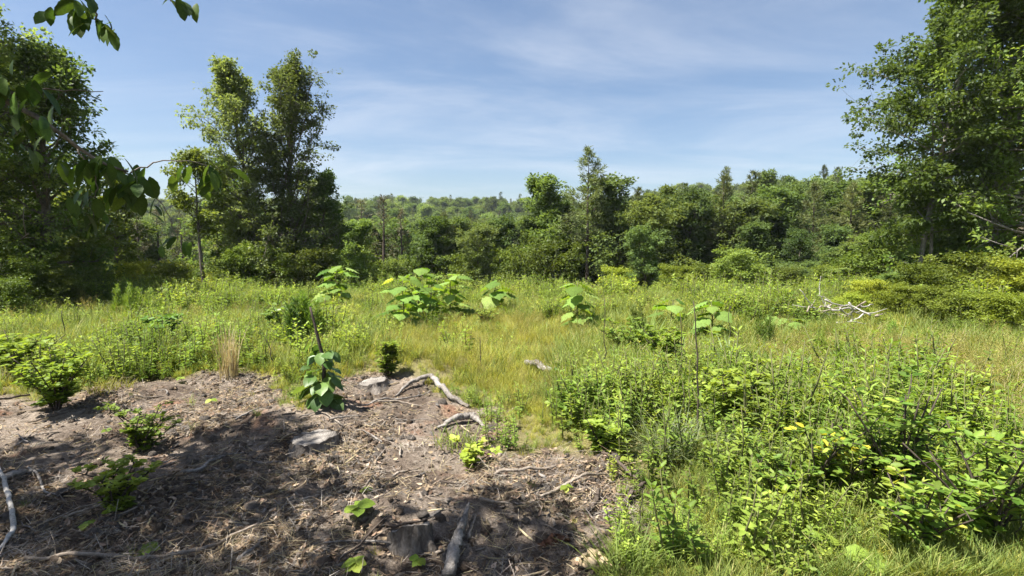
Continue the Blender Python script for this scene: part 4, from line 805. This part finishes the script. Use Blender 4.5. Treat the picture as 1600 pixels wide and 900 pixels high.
paulownia('tallest big-leaved sapling at the back of the largest clump', 652, 418, 10.9, 10, .31, 3, .1)
paulownia('big-leaved sapling at the right end of the largest clump', 702, 427, 11.0, 10, .30, 4, .05)
paulownia('big-leaved sapling in the middle of the largest clump', 672, 442, 9.9, 9, .28, 5)
paulownia('small big-leaved sapling just right of the largest clump', 774, 438, 12, 6, .32, 6)
paulownia('single big-leaved sapling with dark lower leaves beneath the tall thin pine', 903, 437, 9.5, 9, .28, 7)
paulownia('small big-leaved sapling behind the top of the tall dead stalk', 1053, 465, 9.2, 5, .28, 8)
paulownia('big-leaved sapling with bright yellow-green undersides right of the tall dead stalk', 1116, 468, 8.2, 9, .24, 9)
paulownia('low big-leaved sapling left of the bleached branches', 1240, 495, 9.0, 5, .26, 10)

# --- leafy sprout growing round a dead stalk
p = gp(503, 632); e = thing('leafy_sprout', 'bushy dark-leaved sprout growing up around a dead upright stalk', 'plant', p); g = np.random.default_rng(41)
pts = spline(np.array([(0, 0, -.05), (.03, 0, .35), (-.02, .0, .64), (-.085, .02, .90)]), 10); G = Geo(); G.add(*tube(pts, np.linspace(.02, .010, 10), 7, True, .1, g)); child('stalk', G.mesh('stalk', M['stalk'], True), e)
for i in range(62):
    t = (i + .5) / 62; hgt = .05 + .50 * t + g.normal(0, .03); az = i * 2.4 + g.normal(0, .3); rr = .03 + .12 * g.random() * (1.1 - .5 * t); hor = np.array([math.cos(az), math.sin(az), 0])
    child('leaf', BL[g.integers(0, 4)], e, basis(hor * rr + np.array([.01, 0, hgt]), hor + np.array([0, 0, g.uniform(-1.0, .15)]), np.array([0, 0, 1.]) + hor * .8 + g.normal(0, .25, 3), g.uniform(.10, .19) * (1.15 - .45 * t)))

# --- woody shrubs
def woody(seed, h, r, stems, twigs, per, leaf):
    g = np.random.default_rng(seed); S = Geo(); P, D, NN, L = [], [], [], []
    for s in range(stems):
        a = s * 2.4 + g.normal(0, .4); out = r * g.uniform(.25, .9); tip = np.array([out * math.cos(a), out * math.sin(a), h * g.uniform(.7, 1.05)])
        pts = spline(np.array([(0.02 * math.cos(a), .02 * math.sin(a), -.03), tip * (.3, .3, .45) + g.normal(0, .02, 3), tip]), 7); S.add(*tube(pts, np.linspace(.008, .003, 7) * (.6 + h), 5, True))
        for j in range(twigs):
            k = g.uniform(.7, 6); q = min(int(k), 5); b = pts[q] * (1 - (k - q)) + pts[q + 1] * (k - q); a2 = g.random() * 6.28
            td = nrm(np.array([math.cos(a2), math.sin(a2), g.uniform(.1, .9)])); tl = g.uniform(.12, .30) * (r + h) * .5; e_ = b + td * tl; S.add(*tube(np.array([b, (b + e_) / 2 + (0, 0, .01), e_]), [.0035, .003, .0015], 4, True))
            for m in range(per):
                f = .35 + .65 * (m + .5) / per; a3 = m * 2.4 + g.normal(0, .3); side = np.array([math.cos(a3), math.sin(a3), .15]); P.append(b + td * tl * f); D.append(nrm(side + td * .7 * f)); NN.append(np.array([0, 0, 1.]) + g.normal(0, .35, 3) - side * .2); L.append(leaf * g.uniform(.65, 1.2))
    return S.mesh('stems', M['stalk'], True), P, D, NN, L
def near_shrub(label, u, v, h, r, stems, twigs, per, leaf, seed, set_=SL, yellow=0.0):
    p = gp(u, v); st, P, D, NN, L = woody(seed, h, r, stems, twigs, per, leaf); e = thing('glossy_shrub', label, 'shrub', p); child('stems', st, e); g = np.random.default_rng(seed)
    order = sorted(range(len(P)), key=lambda i: P[i][1] - .5 * P[i][2])
    for i in order[:290]:
        s_ = YL if (g.random() < yellow and P[i][2] > .6 * h) else set_; child('leaf', s_[g.integers(0, len(s_))], e, basis(P[i], D[i], NN[i], L[i]))
    rest = order[290:]
    if rest: G = Geo(); G.add(*place(OVAL, np.array([P[i] for i in rest]), np.array([D[i] for i in rest]), np.array([NN[i] for i in rest]), np.array([L[i] for i in rest]))); child('leaves', G.mesh('leaves', M['shrub']), e, kind='stuff')
near_shrub('glossy shrub with dark forked stems rising above its neighbours in the right weeds', 1395, 795, .72, .42, 10, 9, 8, .066, 1)
near_shrub('broad glossy shrub at the right bottom corner', 1540, 862, .66, .46, 10, 9, 8, .066, 2)
near_shrub('glossy shrub with yellowing tips left of the tallest glossy shrub', 1285, 795, .50, .36, 9, 8, 8, .06, 3, SL, .3)
near_shrub('low glossy shrub at the foot of the broken dark branch', 1225, 806, .28, .26, 7, 6, 8, .06, 4)
near_shrub('glossy shrub among weeds in front of the tallest glossy shrub', 1430, 880, .44, .40, 9, 8, 8, .06, 5)
def shrub(name, label, u, v, h, r, stems, twigs, per, leaf, seed, mat, tpl=OVALW, cat='shrub'):
    p = gp(u, v); st, P, D, NN, L = woody(seed, h, r, stems, twigs, per, leaf); G = Geo(); G.add(*place(tpl, np.array(P), np.array(D), np.array(NN), np.array(L), np.clip(np.array(P)[:, 2] / h * .7 + np.random.default_rng(seed).normal(.1, .2, len(P)), 0, 1)))
    return thing(name, label, cat, p, 0, 1, None, [('stems', st), ('leaves', G.mesh('leaves', M[mat]), 'stuff')])
shrub('leafy_shrub', 'rounded leafy shrub at the left edge of the bare soil', 88, 640, .55, .58, 15, 10, 9, .062, 11, 'weed')
shrub('leafy_shrub', 'small shrub with fine leaves standing in the left shadow', 222, 706, .34, .38, 12, 9, 9, .04, 12, 'weed')
shrub('leafy_shrub', 'low bright shrub sprawling in front of the shaded left shrub', 182, 800, .26, .34, 12, 9, 9, .042, 13, 'weed')
shrub('leafy_shrub', 'dark hollow-looking bush in the weeds left of the brown grass', 255, 552, .52, .38, 12, 9, 9, .085, 14, 'mull')
shrub('leafy_shrub', 'upright yellow-green shrub behind the weathered old stump', 610, 590, .42, .16, 10, 9, 9, .05, 15, 'weed')
shrub('leafy_shrub', 'dark-leaved bush among weeds left of the feathery plants', 432, 528, .50, .36, 11, 8, 9, .075, 16, 'mull')
shrub('leafy_shrub', 'bright bush in the weeds behind the left leafy shrub', 40, 590, .55, .5, 12, 9, 9, .07, 17, 'weed')
shrub('leafy_shrub', 'green leafy bush at the bend where grass meets the heap of sticks', 946, 712, .30, .2, 10, 8, 9, .055, 18, 'weed_d')
shrub('leafy_shrub', 'small pale weed clump growing on the soil below the forked log', 736, 738, .20, .22, 8, 4, 7, .05, 19, 'weed')
shrub('leafy_shrub', 'round green bush right of the largest big-leaved clump', 758, 512, .36, .32, 11, 9, 9, .05, 20, 'weed_d')
shrub('leafy_shrub', 'leafy bush growing beneath the single big-leaved sapling', 980, 560, .5, .5, 12, 9, 9, .06, 21, 'weed')
shrub('leafy_shrub', 'yellowish leafy bush midway along the tall dead stalk', 1040, 580, .55, .34, 11, 9, 9, .06, 22, 'weed')
shrub('leafy_shrub', 'dense leafy bush right of the tall dead stalk', 1150, 680, .55, .46, 13, 10, 9, .062, 23, 'weed')
shrub('leafy_shrub', 'leafy bush at the right of the dense bush, shading dark soil', 1215, 668, .45, .36, 12, 9, 9, .062, 24, 'weed_d')
# --- feathery plants
def plume(label, u, v, vt, stems, seed, mat='fern', tl=.09, spread=.05, threads=260, tilt=.10):
    p = gp(u, v); h = at(u, vt, p[1])[2] - p[2]; a, b = feathery(seed, h * 1.08, stems, mat, spread, threads, tl, tilt, .10)
    thing('feathery_plant', label, 'plant', p, 0, 1, None, [('stems', a, 'stuff'), ('leaves', b, 'stuff')])
plume('dark upright feathery plant left of the dead stalk', 464, 556, 462, 4, 1, 'mull', .17, .04, 420)
plume('bright feathery plant just behind the dead stalk', 492, 548, 458, 7, 2, 'fern', .14, .10, 300)
plume('bushy feathery plant at the left edge of the clearing', 205, 505, 446, 12, 3, 'fern', .12, .16)
plume('upright feathery plant left of the low big-leaved sapling', 1196, 562, 490, 9, 4, 'fern', .09, .07)
plume('small upright feathery plant in the reddish grass', 1316, 600, 538, 7, 5, 'fern', .08, .05)
plume('feathery plant in front of the low dark bush', 1392, 560, 500, 7, 6, 'fern', .09, .06)
plume('feathery plant by the right edge of the brush heap', 1280, 580, 515, 6, 7, 'fern', .08, .05)
plume('slim feathery plant right of the single big-leaved sapling', 1000, 545, 478, 7, 8, 'grass_g', .12, .05)
# --- picked-out grass clumps
def clump(label, u, v, n, h, spread, mat, seed, **k):
    p = gp(u, v); o = solo('grass_clump', tuft(seed, n, h, spread, mat, **k), label, 'grass', p); o['kind'] = 'thing'
clump('tall brown dry grass clump beyond the bare soil', 358, 592, 110, .70, .10, 'dry', 1, lean=.14, droop=.18, w=.004)
clump('drooping grey-green grass clump left of the foot of the tall dead stalk', 1050, 722, 240, .40, .17, 'blue_g', 2, lean=.75, droop=.7, w=.003)
clump('grey-green grass clump behind the dark-leaved sprout', 545, 545, 160, .40, .26, 'blue_g', 3, lean=.6, droop=.5, w=.004)
clump('thin green grass clump at the edge of the heap of sticks', 975, 905, 160, .26, .13, 'grass_g', 4, lean=.6, droop=.5, w=.003)
clump('grass clump under the yellow-tipped glossy shrub', 1210, 742, 200, .34, .18, 'blue_g', 5, lean=.7, droop=.6, w=.003)
clump('broad-bladed tall grass clump behind the leafy weeds', 1010, 560, 60, .75, .12, 'grass_g', 6, lean=.25, droop=.3, w=.009)
clump('arching pale broad-bladed grass right of the tall dead stalk', 1140, 600, 36, .62, .10, 'blue_g', 7, lean=.35, droop=.7, w=.011)
clump('small yellow grass clump on the left bare soil edge', 175, 612, 150, .18, .20, 'grass', 8, lean=.6, droop=.4, w=.003)
clump('sparse grass clump below the forked log', 715, 700, 110, .18, .18, 'grass_g', 9, lean=.6, droop=.4, w=.003)
# --- dead stalks
def stalk(label, u, v, ut, vt, r, seed, group=None):
    g = np.random.default_rng(seed); p = gp(u, v); t = at(ut, vt, p[1]) - p; n = 9; P = np.linspace(0, 1, n)[:, None] * t + g.normal(0, .008, (n, 3)); P[0, 2] = -.05
    G = Geo(); G.add(*tube(P, np.linspace(r, r * .45, n), 6, True, .12, g)); solo('dead_stalk', G.mesh('dead_stalk', M['stalk'], True), label, 'stalk', p, 0, group)
stalk('tall thin dark dead stalk standing upright in the weeds right of centre', 1093, 704, 1087, 470, .0085, 1)
stalk('thin dead stalk just left of the tallest dead stalk', 1066, 630, 1064, 490, .006, 2)
stalk('thin dead stalk below the single big-leaved sapling', 944, 600, 944, 468, .007, 3)
stalk('thin dead stalk right of the tallest dead stalk', 1139, 580, 1139, 478, .007, 4)
stalk('thin leaning stalk beside the foot of the tallest dead stalk', 1080, 690, 1066, 600, .006, 5)
stalk('short dead stalk left of the feathery plants', 428, 580, 418, 530, .008, 6)
stalk('dead stalk standing in weeds at the far left of the clearing', 262, 500, 252, 444, .010, 7)
stalk('dead stalk among weeds left of the dark hollow bush', 101, 540, 97, 486, .010, 8)
stalk('dead stalk in the fine grass before the largest big-leaved clump', 752, 585, 750, 528, .007, 9)
stalk('thin brown stalk at the edge of the heap of sticks', 995, 850, 1008, 756, .004, 10)
stalk('thin bare stem standing at the right edge of the bright weeds', 1590, 880, 1598, 770, .004, 11)
# --- seedlings on the soil
def seedling(label, u, v, h, n, leaf, seed, set_=WL):
    p = gp(u, v); g = np.random.default_rng(seed); e = thing('seedling', label, 'seedling', p); top = np.array([g.normal(0, .01), g.normal(0, .01), h])
    G = Geo(); G.add(*tube(np.array([(0, 0, -.02), top * .5, top]), [.003, .0025, .002], 5, True)); child('stem', G.mesh('stem', M['stem'], True), e)
    for i in range(n):
        a = i * 6.283 / n + g.normal(0, .3); hor = np.array([math.cos(a), math.sin(a), g.uniform(-.15, .3)]); child('leaf', set_[g.integers(0, len(set_))], e, basis(top * (1 - .12 * (i % 3)), hor, np.array([0, -.25, 1.]) + g.normal(0, .15, 3), leaf * g.uniform(.75, 1.15)))
seedling('broad-leaved seedling beside the half-buried stump', 557, 818, .09, 5, .10, 1)
seedling('tiny two-leaved seedling in the middle of the shaded soil', 573, 775, .05, 3, .055, 2)
seedling('tiny bright seedling below the low sprawling shrub', 136, 828, .04, 4, .05, 3)
seedling('flat seedling in the shade near the bottom left branch', 232, 872, .04, 5, .06, 4)
seedling('leafy seedling at the bottom edge left of the splintered stick', 560, 902, .07, 6, .07, 5)
seedling('small seedling at the bottom edge by the half-buried stump', 650, 893, .05, 6, .05, 6)
seedling('bright seedling on sunlit soil above the left shadow', 330, 632, .05, 4, .06, 7)
seedling('yellowish seedling on sunlit soil near the grass', 286, 600, .06, 5, .07, 8)
seedling('pointed-leaf seedling at the bottom right edge', 1285, 880, .12, 6, .11, 9)
seedling('lobed-leaf seedling along the bottom edge of the right weeds', 1360, 902, .10, 6, .12, 10)
seedling('small seedling within the heap of sticks', 885, 782, .08, 5, .05, 11)
seedling('seedling at the upper rim of the heap of sticks', 980, 728, .05, 5, .05, 12)
# --- separate tall weeds standing out of the mass
TW = [forb(700 + i, .50, 3, 28, .085, 'weed', LANCE, .05) for i in range(3)] + [forb(710 + i, .44, 4, 24, .068, 'weed_d', OVAL, .06) for i in range(3)]
WM = {(946, 712): 'by the bush where grass meets the sticks', (1050, 722): 'by the drooping grey-green grass clump', (1093, 690): 'at the foot of the tall dead stalk', (1150, 670): 'by the dense bush right of the dead stalk', (1215, 668): 'by the bush shading dark soil', (1285, 800): 'by the yellow-tipped glossy shrub', (1395, 790): 'by the tallest glossy shrub',
      (1540, 868): 'by the broad corner shrub', (1225, 806): 'by the broken dark branch', (1430, 880): 'in front of the tallest glossy shrub', (1040, 600): 'by the yellowish bush midway up the stalk', (980, 600): 'below the single big-leaved sapling', (880, 640): 'right of the fine grass patch', (1050, 840): 'right of the thin brown stalk', (1150, 860): 'in the lower right weeds', (1500, 700): 'at the edge of the reddish grass', (1580, 760): 'by the thin bare stem at the right',
      (40, 570): 'behind the rounded left shrub', (150, 560): 'between left shrub and dark hollow bush', (255, 545): 'by the dark hollow bush', (355, 570): 'by the tall brown dry grass', (430, 530): 'by the dark-leaved bush near the feathery plants', (490, 540): 'by the feathery plants', (100, 510): 'by the far left dead stalk', (330, 510): 'between hollow bush and brown grass'}
g = np.random.default_rng(95); k = 0; spots = []
while k < 90:
    if k < 60: u, v = g.uniform(830, 1620), g.uniform(590, 880)
    else: u, v = g.uniform(0, 520), g.uniform(500, 590)
    p = gp(u, v)
    if bare_amount(p[0], p[1]) > .08 or inside(FINE_B, p[0], p[1]) or inside(FINE_A, p[0], p[1]) or any(np.hypot(p[0] - a, p[1] - b) < .16 for a, b in spots): continue
    spots.append(p[:2]); a, b = TW[g.integers(0, 6)]; s = g.uniform(.7, 1.15)
    wi = g.integers(0, 2); thing('leafy_weed', ('narrow-leaved' if a is TW[0][0] or a is TW[1][0] or a is TW[2][0] else 'oval-leaved') + ' upright weed ' + WM[min(WM, key=lambda q: (q[0] - u) ** 2 + 3 * (q[1] - v) ** 2)], 'weed', p, g.random() * 6.28, s,
          'tall weeds right of the bare soil' if k < 60 else 'tall weeds beyond the left bare soil', [('stems', a, 'stuff'), ('leaves', b, 'stuff')]); k += 1

# ================================================================== THE TREE THAT OVERHANGS THE VIEWER: its crown shades the soil, a few sprays hang into view
root = Vector((-5.4, .4, Z(-5.4, .4))); e = thing('overhanging_tree', 'near tree at the left whose leafy sprays hang into the top of view', 'tree', root); g = np.random.default_rng(61); ro = np.array(root)
tp = spline(np.array([(0, 0, -.2), (.05, .05, 2), (.1, .25, 4.5), (.2, .6, 7.4)]), 12); G = Geo(); G.add(*tube(tp, np.linspace(.19, .06, 12), 10, True, .05, g)); child('trunk', G.mesh('trunk', M['bark'], True), e)
br = Geo(); C = []
for i in range(60):
    for _ in range(60):
        q = g.normal(0, 1, 3); q = q / np.linalg.norm(q) * g.random() ** .4; c = np.array([-5.7, 1.45, 6.0]) + q * (3.1, 2.1, 1.3)
        hid = (c[2] > EYE + .46 * c[1] + 1.1) or (c[0] < -1.02 * max(c[1], 0) - 1.0)
        if hid and vnoise(c[0] * 1.5, c[1] * 1.5, 5) > .0: break
    else: continue
    C.append(c); b = tp[g.integers(5, 11)] + ro; md = (b + c) / 2 + np.array([0, 0, .25])
    if i % 2 == 0: br.add(*tube(spline(np.array([b, md, c]), 6) - ro, np.linspace(.035, .006, 6), 5, True))
C = np.array(C); cnt = g.poisson(120, len(C)); idx = np.repeat(np.arange(len(C)), cnt); off = nrm(g.normal(0, 1, (len(idx), 3))) * g.random((len(idx), 1)) ** .4 * .42 * (1, 1, .5); P = C[idx] + off - ro
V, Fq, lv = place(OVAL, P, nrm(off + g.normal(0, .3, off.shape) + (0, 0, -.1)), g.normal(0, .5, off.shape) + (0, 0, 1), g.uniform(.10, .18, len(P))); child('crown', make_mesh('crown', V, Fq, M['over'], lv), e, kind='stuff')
child('branches', br.mesh('branches', M['bark'], True), e, kind='stuff')
def twig(pl, r): 
    P = spline(np.array([np.array(q) - ro for q in pl]), 14); P = P + g.normal(0, .006, P.shape); G = Geo(); G.add(*tube(P, np.linspace(r, r * .3, 14), 6, True)); child('branch', G.mesh('branch', M['bark'], True), e)
twig([tp[6] + ro, (-3.6, 1.8, 3.3), at(-40, 128, 2.7), at(60, 185, 2.75), at(130, 238, 2.9), at(200, 272, 3.0)], .022)
twig([at(120, 230, 2.9), at(150, 290, 2.9), at(142, 350, 2.9)], .005)
twig([at(200, 272, 3.0), at(240, 255, 3.05), at(290, 252, 3.1), at(330, 262, 3.15)], .005)
twig([at(190, 268, 3.0), at(225, 285, 3.0), at(265, 340, 3.05), at(276, 384, 3.1)], .005)
twig([at(-30, 150, 2.7), at(60, 140, 2.8), at(160, 142, 2.9)], .006)
twig([tp[7] + ro, (-3.3, 2.4, 4.2), at(120, -70, 2.8), at(140, 0, 2.8), at(150, 30, 2.85)], .014)
twig([(-3.3, 2.4, 4.2), at(220, -90, 2.9), at(262, -10, 3.0), at(280, 12, 3.0)], .010)
def spray(u, v, d, n, leaf, sp):
    for i in range(n):
        c = at(u, v, d) + g.normal(0, sp, 3) * (1, 1, .55); a = g.random() * 6.28; D = np.array([math.cos(a), math.sin(a) * .8, g.uniform(-1.9, -.35)])
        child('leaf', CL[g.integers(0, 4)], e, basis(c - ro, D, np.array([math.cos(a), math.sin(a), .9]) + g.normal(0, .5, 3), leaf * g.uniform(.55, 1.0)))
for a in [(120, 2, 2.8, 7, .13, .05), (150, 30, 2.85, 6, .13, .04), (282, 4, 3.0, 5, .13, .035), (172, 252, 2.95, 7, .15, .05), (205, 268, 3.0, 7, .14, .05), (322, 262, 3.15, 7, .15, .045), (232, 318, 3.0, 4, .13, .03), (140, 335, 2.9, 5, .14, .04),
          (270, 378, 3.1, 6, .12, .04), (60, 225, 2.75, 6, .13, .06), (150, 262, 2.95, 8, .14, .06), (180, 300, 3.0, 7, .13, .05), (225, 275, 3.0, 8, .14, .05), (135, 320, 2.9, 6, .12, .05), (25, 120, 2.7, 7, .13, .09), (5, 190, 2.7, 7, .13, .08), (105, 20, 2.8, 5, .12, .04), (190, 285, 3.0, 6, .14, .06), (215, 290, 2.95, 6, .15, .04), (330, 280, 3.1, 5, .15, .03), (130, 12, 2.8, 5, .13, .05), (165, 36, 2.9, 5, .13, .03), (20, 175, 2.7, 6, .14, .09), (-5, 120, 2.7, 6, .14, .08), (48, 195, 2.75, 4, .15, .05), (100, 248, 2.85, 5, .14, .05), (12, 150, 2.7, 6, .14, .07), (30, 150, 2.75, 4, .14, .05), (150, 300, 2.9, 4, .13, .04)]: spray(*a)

# ================================================================== HAZE: thin summer air over the whole place
hz = bpy.data.meshes.new('haze'); x0, x1, y0, y1, z0, z1 = gx[0] - 20, gx[-1] + 20, gy[0] - 20, gy[-1] + 20, float(gz.min()) - 1.5, float(max(gz.max() + 14, 34))
hz.from_pydata([(x0, y0, z0), (x1, y0, z0), (x1, y1, z0), (x0, y1, z0), (x0, y0, z1), (x1, y0, z1), (x1, y1, z1), (x0, y1, z1)], [], [(3, 2, 1, 0), (4, 5, 6, 7), (0, 1, 5, 4), (1, 2, 6, 5), (2, 3, 7, 6), (3, 0, 4, 7)])
hm, ht = nt('thin_air'); pv = N(ht, 'ShaderNodeVolumePrincipled', {'Color': (.80, .88, 1, 1), 'Density': .00028, 'Anisotropy': .2}); ho = N(ht, 'ShaderNodeOutputMaterial'); ht.links.new(pv.outputs[0], ho.inputs['Volume'])
hz.materials.append(hm); hob = bpy.data.objects.new('haze', hz); col.objects.link(hob); hob['kind'] = 'stuff'; hob['label'] = 'thin pale summer haze over the valley'; hob['category'] = 'haze'

# look-alikes that still share a label are told apart by their order from the left
same = {}
for o in scene.objects:
    if o.parent is None and o.get('category') and o.get('kind') not in ('stuff', 'structure'): same.setdefault(o['label'], []).append(o)
WORDS = ['', 'one', 'two', 'three', 'four', 'five', 'six', 'seven', 'eight', 'nine']
ORD = ['leftmost', 'second from left', 'third from left', 'fourth from left', 'fifth from left', 'sixth from left', 'seventh from left', 'eighth from left', 'ninth from left']
for lb, os_ in same.items():
    if 1 < len(os_) < 10:
        for k, o in enumerate(sorted(os_, key=lambda o: o.location.x / max(o.location.y, .1))):
            o['label'] = ('%s, %s of %s' if len(lb.split()) < 11 else '%s, %s%.0s') % (lb, 'rightmost' if k == len(os_) - 1 else ORD[k], WORDS[len(os_)])
